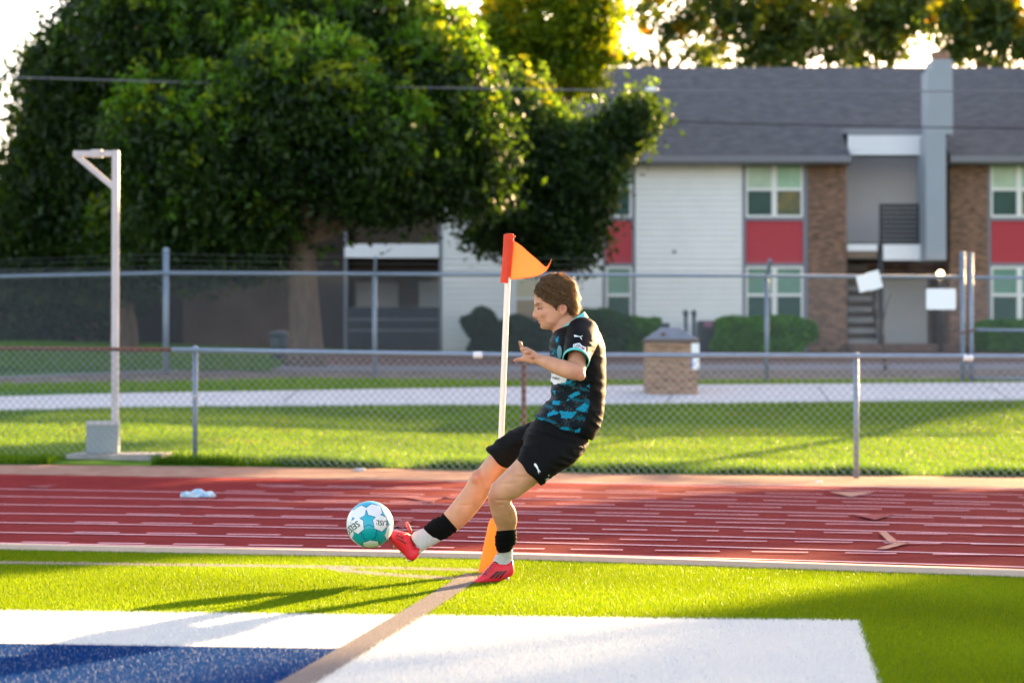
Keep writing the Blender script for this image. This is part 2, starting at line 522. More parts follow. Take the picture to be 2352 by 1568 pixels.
# ------------------------------------------------------------------ artificial turf
def gxy(u, v):
    p = on_ground(u, v); return np.array([p.x, p.y])
def side(P, a, b):
    """>0 where P lies to the left of a->b"""
    return (b[0] - a[0]) * (P[:, 1] - a[1]) - (b[1] - a[1]) * (P[:, 0] - a[0])
w0, w1, w2 = gxy(0, 1408), gxy(1971, 1431), gxy(2014.6, 1568)
b0, b1 = gxy(0, 1485), gxy(772, 1497)
gl = np.array([gxy(1068.7, 1322.7), gxy(912.5, 1418.6), gxy(780.8, 1496.7), gxy(655.7, 1568)])
gr = np.array([gxy(1100, 1336), gxy(977.4, 1418.6), gxy(845.2, 1500.5), gxy(737.5, 1568)])
for g_ in (gl, gr):
    pass
gl = np.vstack([gl, gl[-1] + (gl[-1] - gl[-2]) * 3]); gr = np.vstack([gr, gr[-1] + (gr[-1] - gr[-2]) * 3])
tl = np.array([gxy(-300, 1293), gxy(0, 1297), gxy(764, 1307), gxy(1140, 1315)])
arc = np.array([gxy(745, 1306.5), gxy(775, 1311.5), gxy(804, 1317), gxy(876, 1323.5), gxy(953, 1329), gxy(1035, 1333), gxy(1078, 1336)])
def near_line(P, L, w):
    d = np.full(len(P), 1e9)
    for a, b in zip(L[:-1], L[1:]):
        ab = b - a
        t = np.clip(((P - a) @ ab) / (ab @ ab), 0, 1)
        d = np.minimum(d, np.linalg.norm(P - (a + t[:, None] * ab), axis=1))
    return d < w
def turf_colour(P):
    n = len(P)
    j = P + rng.normal(0, .006, P.shape)
    c = np.empty((n, 3)); 
    g = rng.random((n, 1))
    c[:] = np.array([.042, .150, .009]) * (1 - g) + np.array([.098, .240, .013]) * g
    c *= (1 + .16 * np.sin(P[:, :1] * 1.9 + 1) * np.sin(P[:, 1:] * 2.6 + P[:, :1]))
    white = (side(j, w0, w1) < 0) & (side(j, w1, w2) < 0)
    c[white] = np.array([.69, .71, .72]) * (.94 + .06 * g[white])
    xl = np.interp(-j[:, 1], -gl[:, 1], gl[:, 0]); xr = np.interp(-j[:, 1], -gr[:, 1], gr[:, 0])
    inb = (j[:, 1] < gl[0, 1] - .0)
    blue = (side(j, b0, b1) < 0) & (j[:, 0] < xl)
    c[blue] = np.array([.0008, .045, .19]) * (.7 + .6 * g[blue])
    sp = blue & (rng.random(n) < .09); c[sp] = np.array([.34, .38, .46])  # scattered pale blades: sun sparkle put into the blade colour
    grey = inb & (j[:, 0] > xl) & (j[:, 0] < xr)
    grey2 = near_line(j, tl, .062) | near_line(j, arc, .055)
    c[grey] = np.array([.27, .24, .24]) * (.6 + .6 * g[grey])
    c[grey2] = np.array([.40, .35, .34]) * (.7 + .5 * g[grey2])
    return c
mb = MB(); mb.add([(*p, .008) for p in (w0 + (w0 - w1) * 2, w1, w1 + (w2 - w1) * 4, w0 + (w0 - w1) * 2 + (w2 - w1) * 4)], [(0, 3, 2, 1)])
tag(mb.build('end_zone_border', mat('white_turf_ground', (.6, .6, .6), .9, spec=.02)), kind='structure')
mb = MB(); mb.add([(*p, .012) for p in (b0 + (b0 - b1) * 2, b1, gl[3], gl[4], b0 + (b0 - b1) * 2 + (gl[4] - gl[2]) * 1)], [(0, 4, 3, 2, 1)])
tag(mb.build('end_zone_paint', mat('blue_turf_ground', (.0005, .03, .14), .9, spec=.02)), kind='structure')
mb = MB(); nn = len(gl); mb.add([(*p, .016) for p in gl] + [(*p, .016) for p in gr], [(i, i + 1, nn + i + 1, nn + i) for i in range(nn - 1)])
tag(mb.build('goal_line', mat('grey_turf_ground', (.2, .17, .165), .9, spec=.02)), kind='structure')

def blades(name, P, C, h0, h1, w, lean, m, seed=1, zoff=.004):
    r = np.random.default_rng(seed)
    n = len(P)
    th = r.random(n) * 2 * np.pi
    la = r.random(n) * 2 * np.pi
    ln = r.random(n) * lean
    h = h0 + (h1 - h0) * r.random(n)
    ww = w * (.7 + .6 * r.random(n)) / 2
    Z = zt(P[:, 0], P[:, 1]) + zoff
    dx, dy = np.cos(th) * ww, np.sin(th) * ww
    V = np.empty((n, 3, 3))
    V[:, 0] = np.c_[P[:, 0] - dx, P[:, 1] - dy, Z]
    V[:, 1] = np.c_[P[:, 0] + dx, P[:, 1] + dy, Z]
    V[:, 2] = np.c_[P[:, 0] + np.cos(la) * ln * h, P[:, 1] + np.sin(la) * ln * h, Z + h]
    F = np.arange(3 * n).reshape(n, 3)
    me = big_mesh(name, V.reshape(-1, 3), F, 3)
    vcol(me, 'Col', np.repeat(C, 3, axis=0))
    o = link(name, me, m)
    o['kind'] = 'stuff'
    return o

kn = np.array(K_near); 
def turf_pts(n, y0, y1, mx):
    y = np.sqrt(rng.random(n) * (y1 ** 2 - y0 ** 2) + y0 ** 2)
    x = (rng.random(n) * 2 - 1) * (.2195 * y + mx)
    P = np.c_[x, y]
    lim = np.interp(x, kn[:, 0], kn[:, 1])
    return P[y < lim - .01]
P = turf_pts(760000, 6.7, 13.6, .3)
y_ = rng.random(420000) * 8.1 + 5.5
P = np.vstack([P, np.c_[(rng.random(len(y_)) * 2 - 1) * (.2195 * y_ + 3.0), y_]])
lim_ = np.interp(P[:, 0], kn[:, 0], kn[:, 1]); P = P[P[:, 1] < lim_ - .01]
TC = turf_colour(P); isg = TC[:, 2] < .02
blades('turf', P[isg], TC[isg], .010, .020, .0031, .9, M['turf_blade'], 3)
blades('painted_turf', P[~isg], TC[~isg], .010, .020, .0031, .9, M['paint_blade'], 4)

# ------------------------------------------------------------------ lawn blades
df = np.array(D_far); pn = np.array(P_near)
def lawn_pts(n, lo, hi, y0, y1):
    y = rng.random(n) * (y1 - y0) + y0
    x = (rng.random(n) * 2 - 1) * (.222 * y + 1.0)
    a = np.interp(x, lo[:, 0], lo[:, 1]); b = np.interp(x, hi[:, 0], hi[:, 1])
    return np.c_[x, y][(y > a + .02) & (y < b - .02)]
P = lawn_pts(300000, df, pn, 21, 37)
nz = np.array([noise.noise(Vector((p[0] * .5, p[1] * .9, 3))) + .5 * noise.noise(Vector((p[0] * 1.7, p[1] * 2.5, 9))) for p in P[::1]])
g = rng.random((len(P), 1))
C = np.array([.058, .15, .007]) * (1 - g) + np.array([.10, .205, .010]) * g
C = C * (1 + .28 * np.clip(nz, -.8, .8))[:, None]
dry = (nz > .36) & (rng.random(len(P)) < .2)
C[dry] = np.array([.14, .15, .05])
clear = lambda P: ~((P[:, 0] > slab_x[0]) & (P[:, 0] < slab_x[1]) & (P[:, 1] < 25.3))
slab_x = (at(158, 784, 24.7).x, at(376, 784, 24.7).x)
k_ = clear(P); P = P[k_]; C = C[k_]
blades('lawn_grass', P, C, .022, .055, .014, 1.1, M['blade'], 5)
# ragged taller tufts along the lawn's near edge
n = 26000
x = (rng.random(n) * 2 - 1) * 6.2
y = np.interp(x, df[:, 0], df[:, 1]) + np.abs(rng.normal(0, .16, n)) + .02
P = np.c_[x, y]
k = np.array([noise.noise(Vector((q * 1.3, 0, 5))) for q in x])
P = P[(rng.random(n) < .55 + k)]; P = P[clear(P)]
g = rng.random((len(P), 1))
C = np.array([.03, .10, .012]) * (1 - g) + np.array([.07, .17, .015]) * g
blades('edge_grass', P, C, .06, .15, .014, .8, M['blade'], 6)
P = lawn_pts(60000, np.array(P_far), np.array(G_far), 34, 42)
g = rng.random((len(P), 1))
C = np.array([.07, .18, .015]) * (1 - g) + np.array([.13, .26, .02]) * g
blades('strip_grass', P, C, .04, .09, .03, 1.0, M['blade'], 8)
# far green verge under the trees
n = 60000
P = np.c_[-13 + rng.random(n) * 8.6, 42 + rng.random(n) * 13]
g = rng.random((len(P), 1))
C = np.array([.05, .15, .02]) * (1 - g) + np.array([.09, .21, .03]) * g
blades('verge_grass', P, C, .05, .12, .04, 1.0, M['blade'], 9)

# pebbles and litter on the dirt
def stone(u, v, r, m, label, name='stone', cat='stone'):
    p = on_ground(u, v)
    mb = MB(); mb.ell((p.x, p.y, p.z + r * .35), (r * 1.7, r, r * .6), 12, 8)
    for i, q in enumerate(mb.v):
        d = noise.noise(Vector(q) * (3 / r) ) * r * .5
        mb.v[i] = (q[0] + d, q[1] + d * .5, q[2] + d * .4)
    tag(mb.build(name, m, smooth=True), label, cat)
stone(650, 1064, .07, M['soil'], 'dark flat clod of soil lying at the lawn edge left of the ball', 'clod', 'clod')
stone(826, 1082, .035, M['concrete'], 'small pale stone on the dirt strip above the ball')
stone(1880, 1108, .02, M['white'], 'tiny white scrap on the dirt strip at the right')
# ================================================================== fences
def X(U, y): return at(U, 784, y).x
def Z(V, y): return at(1176, V, y).z

def chain_mesh(name, m, parent, P0, P1, h0, h1, pitch=.0707, r=.0016):
    """woven diamonds between two ground points; h0/h1 heights above the terrain"""
    P0, P1 = np.array(P0, float), np.array(P1, float)
    Ln = np.linalg.norm(P1 - P0); d = (P1 - P0) / Ln
    H = h1 - h0
    vs = []; fs = []
    nrm = np.array([-d[1], d[0]])
    for sgn in (1, -1):
        k = -int(H / pitch) - 1
        while k * pitch < Ln + H:
            s0 = k * pitch
            a, b = (s0, 0.0), (s0 + H, H)
            if sgn < 0: a, b = (s0, H), (s0 + H, 0.0)
            t0 = max(0, -a[0] / H); t1 = min(1, (Ln - a[0]) / H)
            if t1 > t0:
                pts = []
                for t in (t0, t1):
                    s = a[0] + (b[0] - a[0]) * t; z = a[1] + (b[1] - a[1]) * t
                    q = P0 + d * s + nrm * (.004 * sgn)
                    zz = float(zt(q[0], q[1])) + h0 + z
                    pts.append(np.array([q[0], q[1], zz]))
                b0_ = len(vs)
                for p in pts:
                    for ang in (0, 2.09, 4.19):
                        o_ = np.array([d[0] * math.cos(ang), d[1] * math.cos(ang), 0]) * r * 1.2 + np.array([nrm[0], nrm[1], 0]) * r * math.sin(ang)
                        vs.append(p + o_)
                for j in range(3):
                    fs.append((b0_ + j, b0_ + (j + 1) % 3, b0_ + 3 + (j + 1) % 3, b0_ + 3 + j))
            k += 1
    return link(name, big_mesh(name, np.array(vs), np.array(fs), 4), m, parent)

def post(mb, x, y, z1, r=.03, z0=None, cap=True):
    z0 = float(zt(x, y)) - .1 if z0 is None else z0
    mb.tube([(x, y, z0), (x, y, z1)], r, 12)
    if cap: mb.ell((x, y, z1), (r * 1.15, r * 1.15, r * .9), 12, 6)

# --- near fence
fy = lambda U: 24.4 - (U - 447) / 1521 * 1.3
def fpt(U): y = fy(U); return (X(U, y), y)
root = thing('chain_link_fence', (*fpt(1176), 0), 'low galvanised chain link fence standing along the far side of the track', 'fence')
def rail_pts(uv):
    return [(X(u, fy(u)), fy(u), Z(v, fy(u))) for u, v in uv]
mb = MB(); mb.tube(rail_pts([(395, 803), (760, 809), (1190, 815), (1700, 816), (2352, 819), (2900, 822)]), .026, 12)
mb.build('top_rail', M['galv'], root, True)
mb = MB(); mb.tube(rail_pts([(-500, 797), (0, 799.5), (395, 803)]), .022, 12)
tag(mb.build('top_rail', M['rust'], root, True), 'rust brown stretch of the top rail')
for u, vt, m_ in ((447, 798, 'galv'), (1968, 814, 'galv'), (1203, 818, 'rust'), (-320, 800, 'galv'), (2730, 822, 'galv')):
    x, y = fpt(u); mb = MB(); post(mb, x, y + .05, Z(vt, y), .028 if m_ == 'galv' else .024)
    p_ = mb.build('post', M[m_], root, True)
    if u == 1203: p_['label'] = 'thin rusty post behind the player'
x, y = fpt(447)
mb = MB(); mb.tube([(x, y + .05, Z(915, y)), (x, y + .05, Z(907, y))], .034, 12); mb.build('collar', M['white_paint'], root, True)
for u, v in ((1096, 815), (2222, 821)):
    x, y = fpt(u); z = Z(v, y); mb = MB()
    mb.tube([(x - .04, y, z), (x + .05, y, z)], .034, 12); mb.ell((x + .03, y - .03, z), (.03, .02, .028), 10, 6)
    mb.build('rail_clamp', M['white'], root, True)
a, b = fpt(-500), fpt(2900)
chain_mesh('mesh', M['wire'], root, (a[0], a[1] - .03), (b[0], b[1] - .03), .03, 1.17, .082, r=.0034)

# --- far fence
yf = 39.0
root = thing('chain_link_fence', (0, yf, float(zt(0, yf))), 'tall chain link fence with barbed wire between the path and the houses', 'fence')
mb = MB(); mb.tube([(X(-600, yf), yf, Z(645, yf)), (X(0, yf), yf, Z(635, yf)), (X(380, yf), yf, Z(627, yf)), (X(1100, yf), yf, Z(630, yf)), (X(2210, yf), yf, Z(636, yf))], .03, 12)
mb.build('top_rail', M['galv'], root, True)
for u, vt, r_ in ((380, 574, .05), (860, 635, .038), (1762, 640, .038), (2213, 582, .045), (-420, 640, .04), (1315, 640, .03)):
    mb = MB(); post(mb, X(u, yf), yf + .06, Z(vt, yf), r_)
    mb.build('post', M['galv'], root, True)
for u in (860, 1762):
    mb = MB(); x = X(u, yf)
    mb.bar((x, yf + .06, Z(636, yf)), (x + .03, yf - .22, Z(592 if u == 860 else 598, yf)), .05, .05)
    mb.build('barb_arm', M['galv'], root)
mb = MB()
for k, (v0, v1) in enumerate(((597, 583), (606, 597), (618, 611))):
    mb.tube([(X(-400, yf), yf - .05 * k, Z(v0 + 5, yf)), (X(0, yf), yf - .05 * k, Z(v0, yf)), (X(380, yf), yf - .05 * k, Z(v1, yf)), (X(860, yf), yf - .05 * k - .1, Z(v1 + 10, yf)), (X(1762, yf), yf - .05 * k - .1, Z(v1 + 14, yf)), (X(2210, yf), yf - .05 * k, Z(v1 + 10, yf))], .0022, 5)
mb.build('barbed_wire', M['barb'], root)
chain_mesh('mesh', M['wire'], root, (X(-600, yf), yf - .04), (X(2210, yf), yf - .04), .03, 1.78, .078, r=.0028)
# gate at the right
root = thing('chain_link_gate', (X(2300, yf), yf, float(zt(8, yf))), 'chain link gate with a middle rail beside the tall post pair', 'gate')
mb = MB(); post(mb, X(2231, yf), yf, Z(584, yf), .038); mb.build('post', M['galv'], root, True)
mb = MB()
mb.tube([(X(2236, yf), yf, Z(637, yf)), (X(2800, yf), yf, Z(640, yf))], .026, 10)
mb.tube([(X(2236, yf), yf, Z(757, yf)), (X(2800, yf), yf, Z(764, yf))], .026, 10)
mb.tube([(X(2236, yf), yf, Z(868, yf)), (X(2800, yf), yf, Z(872, yf))], .022, 10)
mb.build('gate_frame', M['galv'], root, True)
mb = MB(); mb.tube([(X(2205, yf), yf - .05, Z(765, yf)), (X(2222, yf), yf - .07, Z(762, yf)), (X(2240, yf), yf - .05, Z(757, yf))], .016, 6); mb.build('chain', M['rust'], root, True)
chain_mesh('mesh', M['wire'], root, (X(2236, yf), yf - .03), (X(2800, yf), yf - .03), .05, 1.75, .078, r=.0028)

def rsheet(name, cx, cz, w, h, y, rot, m, label, r=.02):
    mb = MB(); pts = []
    for sx, sz, a0 in ((1, 1, 0), (-1, 1, 90), (-1, -1, 180), (1, -1, 270)):
        for k in range(5):
            a_ = math.radians(a0 + k * 22.5)
            pts.append((sx * (w / 2 - r) + r * math.cos(a_), sz * (h / 2 - r) + r * math.sin(a_)))
    c, s = math.cos(rot), math.sin(rot); n = len(pts)
    vs = [(cx + p * c - q * s, yy, cz + p * s + q * c) for yy in (y, y + .006) for p, q in pts]
    mb.add(vs, [tuple(reversed(range(n))), tuple(range(n, 2 * n))] + [(i, (i + 1) % n, n + (i + 1) % n, n + i) for i in range(n)])
    return tag(mb.build(name, m), label, 'sign')
s_ = 5362 / yf
rsheet('sign', X(2160, yf), Z(687, yf), 68 / s_, 48 / s_, yf - .07, 0, M['white'], 'blank white plate sign hanging on the tall fence left of the gate posts', .03)
rsheet('sign', X(1981, yf), Z(651, yf), 24 / s_, 38 / s_, yf - .07, math.radians(14), M['white'], 'narrow white sheet hanging tilted on the tall fence, left one of the pair', .006)
rsheet('sign', X(2006, yf), Z(644, yf), 32 / s_, 42 / s_, yf - .085, math.radians(16), M['white'], 'wider white sheet hanging tilted on the tall fence, right one of the pair', .006)
# bare sapling leaning on the fence below the sheets
mb = MB(); yy = 46
mb.tube([(X(2034, yy), yy, float(zt(7, yy)) - .02), (X(2028, yy), yy, Z(770, yy)), (X(2012, yy), yy, Z(710, yy)), (X(1998, yy), yy, Z(665, yy))], [.035, .03, .022, .012], 8)
mb.tube([(X(2026, yy), yy, Z(752, yy)), (X(2040, yy), yy + .2, Z(700, yy)), (X(2052, yy), yy + .2, Z(670, yy))], [.016, .012, .006], 6)
tag(mb.build('sapling', M['bark'], None, True), 'thin bare leaning sapling in front of the stairs', 'sapling')

# ================================================================== white bracket pole and its box
yp = 24.95
root = thing('bracket_pole', (X(263, yp), yp, float(zt(X(263, yp), yp))), 'tall white square pole with a triangular arm at its top, behind the low fence', 'pole')
mb = MB(); w = 16 / 215
zb = float(zt(X(263, yp), yp))
mb.box(X(255.5, yp), X(271, yp), yp, yp + w, zb - .02, Z(345, yp)); mb.build('pole', M['white_paint'], root, bevel=.006)
mb = MB(); mb.box(X(166, yp), X(255, yp), yp + .003, yp + w - .003, Z(359, yp), Z(346, yp)); mb.build('arm', M['white_paint'], root, bevel=.004)
mb = MB(); mb.bar((X(168, yp), yp + w / 2, Z(353, yp)), (X(260, yp), yp + w / 2, Z(431, yp)), w * .8, w * .72, up=(0, 1, 0)); mb.build('brace', M['white_paint'], root, bevel=.004)
mb = MB(); mb.box(X(208, yp), X(232, yp), yp - .012, yp + w + .012, Z(361, yp), Z(344, yp)); mb.tube([(X(222, yp), yp - .02, Z(352, yp)), (X(222, yp), yp + w + .02, Z(352, yp))], .03, 12); mb.build('bracket', M['white_paint'], root)
yb = 24.75
root = thing('utility_box', (X(235, yb), yb, float(zt(X(235, yb), yb))), 'pale grey metal box on a short stub post beside the white pole', 'utility box')
mb = MB(); mb.box(X(198, yb), X(272, yb), yb, yb + .14, Z(1041, yb), Z(968, yb)); mb.build('box', M['box'], root, bevel=.008)
mb = MB(); mb.box(X(197, yb), X(274, yb), yb - .012, yb, Z(976, yb), Z(966, yb)); mb.build('lid_edge', M['white_paint'], root, bevel=.003)
mb = MB(); mb.box(X(232, yb), X(256, yb), yb + .03, yb + .13, float(zt(X(235, yb), yb)) - .03, Z(1041, yb) - .002); mb.build('stub_post', M['soil'], root, bevel=.005)
mb = MB(); xs0, xs1 = X(158, 24.7), X(376, 24.7); z0 = float(zt(xs0, 24.7)); mb.box(xs0, xs1, 24.55, 25.3, z0 - .1, z0 + .05)
tag(mb.build('concrete_slab', M['slab'], bevel=.01), 'flat pale concrete slab under the white pole and box', 'slab')

# ================================================================== brick litter bin on the path
yr = 35.0
sr = 5362 / yr
cx = X(1543.5, yr); hw = 59 / sr; zg = float(zt(cx, yr)) + .03
root = thing('litter_bin', (cx, yr + hw, zg), 'square tan brick litter bin with grey pyramid lid on the path', 'litter bin')
mb = MB(); mb.box(cx - hw, cx + hw, yr, yr + 2 * hw, zg, Z(786, yr)); mb.build('body', M['brick_tan'], root, bevel=.02)
mb = MB(); h2 = hw * 1.04; mb.box(cx - h2, cx + h2, yr - .015, yr + 2 * hw + .015, Z(786, yr) + .001, Z(779, yr)); mb.build('rim', M['lid_rim'], root, bevel=.01)
mb = MB(); z0, z1 = Z(779, yr) + .001, Z(751, yr); t_ = hw * .36; cy = yr + hw
mb.add([(cx + sx * h2, cy + sy * h2, z0) for sx, sy in ((-1, -1), (1, -1), (1, 1), (-1, 1))] + [(cx + sx * t_, cy + sy * t_, z1) for sx, sy in ((-1, -1), (1, -1), (1, 1), (-1, 1))],
       [(0, 1, 5, 4), (1, 2, 6, 5), (2, 3, 7, 6), (3, 0, 4, 7), (4, 5, 6, 7), (3, 2, 1, 0)])
ld = mb.build('lid', M['lid'], root, bevel=.008)
mb = MB(); mb.box(X(1520, yr), X(1529, yr), yr + .06, yr + .14, Z(774, yr), Z(764, yr)); mb.build('handle', M['rust'], ld)
for v0, v1, m_ in ((788, 813, 'white'), (817, 848, 'white')):
    mb = MB(); mb.box(X(1588, yr), X(1606, yr), yr - .006, yr - .001, Z(v1, yr), Z(v0, yr)); mb.build('notice', M[m_], root)
mb = MB(); mb.box(X(1588, yr), X(1591, yr), yr - .009, yr - .0065, Z(847, yr), Z(820, yr)); mb.build('notice_print', M['blue_paint'], root)

# ================================================================== the apartment building
yB = 60.0
root = thing('apartment_building', (X(1700, yB), yB, 1.7), 'two storey apartment house with white siding, red panels and grey shingle roof', 'building')
G0 = 1.5
zE = Z(357, yB)
def wbox(name, u0, u1, v0, v1, m, y0=yB, d=.2, parent=None, z0=None, z1=None, bevel=0):
    mb = MB(); mb.box(X(u0, yB), X(u1, yB), y0, y0 + d, Z(v1, yB) if z0 is None else z0, Z(v0, yB) if z1 is None else z1)
    return mb.build(name, m, parent or root, bevel=bevel)
# core behind everything so that the house is a closed volume
mb = MB(); mb.box(X(480, yB), X(3540, yB), 63.0, 72, G0, zE - .05)
mb.build('rear_wall', M['tan_wall'], root)
wbox('wall', 1015, 1384, 340, 0, M['siding'], z0=G0, d=3)
wbox('wall', 1459, 1706, 340, 0, M['siding'], z0=G0, d=3)
wbox('wall', 480, 790, 340, 0, M['fence_brown'], z0=G0, d=3)
wbox('wall', 2560, 3540, 340, 0, M['siding'], z0=G0, d=3)
for u0, u1 in ((1384, 1391), (1452, 1459), (1706, 1713), (1845, 1856), (2268, 2276), (2552, 2560), (1008, 1015), (790, 797)):
    wbox('corner_trim', u0, u1, 340, 0, M['trim'], yB - .04, .3, z0=G0)
def lap_siding(u0, u1, y0=yB, pitch=.15, m=None):
    # one folded sheet: every board leans out at its foot, with a real step to the board below
    pr_ = []; z = G0
    while z < zE + .1:
        pr_ += [(y0 - .036, z), (y0 - .006, z + pitch - .004)]; z += pitch
    x0, x1 = X(u0, yB), X(u1, yB); n = len(pr_); mb = MB()
    mb.add([(x0, a, b) for a, b in pr_] + [(x1, a, b) for a, b in pr_], [(i, n + i, n + i + 1, i + 1) for i in range(n - 1)])
    return mb.build('siding', m or M['siding_plain'], root)
lap_siding(1016, 1383); lap_siding(1460, 1705); lap_siding(2561, 3539)
def window(u0, u1, v0, v1, up, lo, double=True):
    ow = wbox('window', u0, u1, v0, v1, M['frame'], yB + .05, .08)
    fr = 5
    # sub parts: panes set proud of the backing, frame bars proud of the panes
    mid = (v0 + v1) / 2
    us = [(u0 + fr, (u0 + u1) / 2 - 6), ((u0 + u1) / 2 + 6, u1 - fr)] if double else [(u0 + fr + 1, u1 - fr - 1)]
    for q_, (a_, b_) in enumerate(us):
        wbox('pane', a_, b_, v0 + fr, mid - 3, M['glass_pale'] if (q_ == 0 and v0 < 500 and double) else up, yB + .035, .013, ow)
        wbox('pane', a_, b_, mid + 4, v1 - fr, M['glass_reflection'] if (q_ == 1 and v0 < 500) else lo, yB + .035, .013, ow)
    mb = MB()
    def fb(a_, b_, c_, d_): mb.box(X(a_, yB), X(b_, yB), yB - .01, yB + .033, Z(d_, yB), Z(c_, yB))
    fb(u0, u0 + fr, v0, v1); fb(u1 - fr, u1, v0, v1)
    fb(u0 + fr, u1 - fr, v0, v0 + fr); fb(u0 + fr, u1 - fr, v1 - fr, v1)
    if double: fb((u0 + u1) / 2 - 6, (u0 + u1) / 2 + 6, v0 + fr, v1 - fr)
    for a_, b_ in us: fb(a_, b_, mid - 3, mid + 4)
    mb.build('frame', M['frame'], ow)
    return ow
for u0, u1, dbl, up1, lo1 in ((1391, 1452, False, 'glass_light', 'glass_dark'), (1713, 1845, True, 'glass_mint', 'glass_dark'), (2276, 2408, True, 'glass_mint', 'glass_dark')):
    window(u0, u1, 370, 499, M[up1], M[lo1], dbl)
    window(u0, u1, 612, 742, M['glass_light'], M['glass_dark'], dbl)
    wbox('panel', u0, u1, 507, 604, M['siding_red'], yB + .02, .2)
    wbox('sill_trim', u0, u1, 499, 507, M['trim'], yB - .02, .3)
    wbox('sill_trim', u0, u1, 604, 612, M['trim'], yB - .02, .3)
    wbox('head_trim', u0, u1, 340, 370, M['gutter'], yB + .01, .2)
    wbox('panel', u0, u1, 742, 0, M['siding'], yB + .02, .2, z0=G0)
# window in the white wall behind the flag pole
wn = wbox('window', 1180, 1240, 636, 742, M['frame'], yB - .075, .037)
wbox('pane', 1186, 1234, 641, 682, M['glass_yellow'], yB - .09, .013, wn)
wbox('pane', 1186, 1234, 688, 737, M['board_tan'], yB - .09, .013, wn)
# dark small vent
wbox('vent', 1545, 1552, 575, 582, M['trim'], yB - .06, .03)
# brick columns
for u0, u1 in ((1856, 1944), (2181, 2268)):
    wbox('brick_column', u0, u1, 340, 0, M['brick'], yB - .1, 3.0, z0=G0)
# stair and balcony bay between the columns
wbox('bay_wall', 1944, 2181, 340, 575, M['siding_pale'], 62.4, .2)
wbox('bay_wall', 1944, 2181, 575, 0, M['tan_wall'], 62.4, .2, z0=G0)
wbox('balcony_floor', 1944, 2120, 576, 592, M['tan_wall'], 60.06, 2.3)
wbox('fascia', 1946, 2016, 561, 576, M['siding'], 60.0, .05)
wbox('fascia', 2028, 2114, 562, 598, M['siding'], 59.9, .1)
wbox('brick_band', 1944, 2181, 592, 636, M['brick'], 62.2, .15)
rl = wbox('railing', 2021, 2026, 468, 562, M['rail_dark'], 60.0, .06)
wbox('railing_post', 2109, 2114, 468, 562, M['rail_dark'], 60.0, .06, rl)
for k in range(9):
    v = 468 + k * 10.6
    wbox('slat', 2026, 2109, v, v + 8.4, M['rail_dark'], 60.015, .025, rl)
wbox('handrail', 1946, 2021, 557, 560, M['rail_dark'], 60.0, .04)
wbox('post', 2017, 2029, 562, 0, M['rail_dark'], 59.95, .12, z0=G0)
wbox('front_panel', 1948, 2118, 312, 357, M['siding_pale'], 59.9, .1)
wbox('front_panel', 1948, 2118, 295, 310, M['trim'], 59.95, .2)
wbox('storage_panel', 2036, 2156, 636, 0, M['beige_panel'], 61.6, .7, z0=G0)
# stairs
st = MB(); zb = 1.72; n = 9; ztop = Z(576, yB)
for k in range(n):
    z = zb + (ztop - zb) * (k + 1) / n
    st.box(X(1950, yB), X(2016, yB), 60.2 + k * .22, 60.2 + k * .22 + .3, z - .13, z)
st.build('stairs', M['stair'], root)
wbox('stringer', 1944, 1949, 600, 0, M['rail_dark'], 60.15, 2.2, z0=G0)
wbox('brick_step', 1940, 2200, 790, 0, M['brick_low'], 59.3, .62, z0=G0)
# lower left porch
wbox('porch_wall', 797, 1008, 340, 0, M['tan_wall'], 62.2, .2, z0=G0)
wbox('porch_beam', 792, 1008, 561, 592, M['siding'], 59.9, .25)
wbox('porch_floor', 797, 1008, 560, 566, M['dark_wood'], 60.2, 2.0)
wbox('porch_panel', 806, 906, 640, 704, M['siding_pale'], 61.9, .2)
wbox('porch_panel', 955, 1004, 640, 704, M['siding_pale'], 61.9, .2)
pr = wbox('porch_fence', 797, 1008, 705, 795, M['dark_wood'], 59.95, .06)
for v in (732, 757):
    wbox('board_gap', 800, 1005, v, v + 3, M['trim'], 59.935, .012, pr)
# chimney
def cbox(u0, u1, v0, v1, y0=59.0, y1=60.0):
    ch = MB(); ch.box(X(u0, y0), X(u1, y0), y0, y1, Z(v1, y0), Z(v0, y0)); return ch.build('chimney', M['siding_grey'], root)
cbox(2134, 2190, 160, 309); c_ = cbox(2144, 2189.8, 136, 159.95, 59.003, 59.997)
cbox(2128, 2174, 309.05, 597, 59.002, 60.4)
mb = MB(); mb.tube([(X(2161, 59.5), 59.5, Z(136, 59.5) + .01), (X(2161, 59.5), 59.5, Z(119, 59.5))], [.25, .21], 14); mb.build('chimney_cap', M['brick'], c_)
# roof: front slope in three strips, back slope, gutter
ye, yrd = 59.3, 66.0
ze, zr = Z(357, ye), Z(155, yrd)
zr = at(1176, 155, yrd).z
def slab(mb, x0, x1, ya, za, yb_, zb_, th=.14):
    mb.add([(x, y, z + dz) for x in (x0, x1) for y, z in ((ya, za), (yb_, zb_)) for dz in (0, -th)],
           [(0, 2, 6, 4), (1, 5, 7, 3), (0, 4, 5, 1), (2, 3, 7, 6), (0, 1, 3, 2), (4, 6, 7, 5)])
f_ = .29
ym = ye + (yrd - ye) * f_; zm = ze + (zr - ze) * f_
xa, xb, xc, xd = X(460, yB), X(1946, yB), X(2172, yB), X(3560, yB)
rf = MB(); slab(rf, xa, xb, ye, ze, yrd, zr)
ro = rf.build('roof', M['shingle'], root)
rf = MB(); slab(rf, xb, xc, ym, zm, yrd, zr); rf.build('roof', M['shingle'], root)
rf = MB(); slab(rf, xc, xd, ye, ze, yrd, zr); rf.build('roof', M['shingle'], root)
rf = MB(); slab(rf, xa, xd, yrd + .002, zr, 72.7, ze); rf.build('roof', M['shingle'], root)
gb = MB(); gb.box(xa, xb, ye - .1, ye, ze - .17, ze - .02); gb.build('gutter', M['gutter'], root)
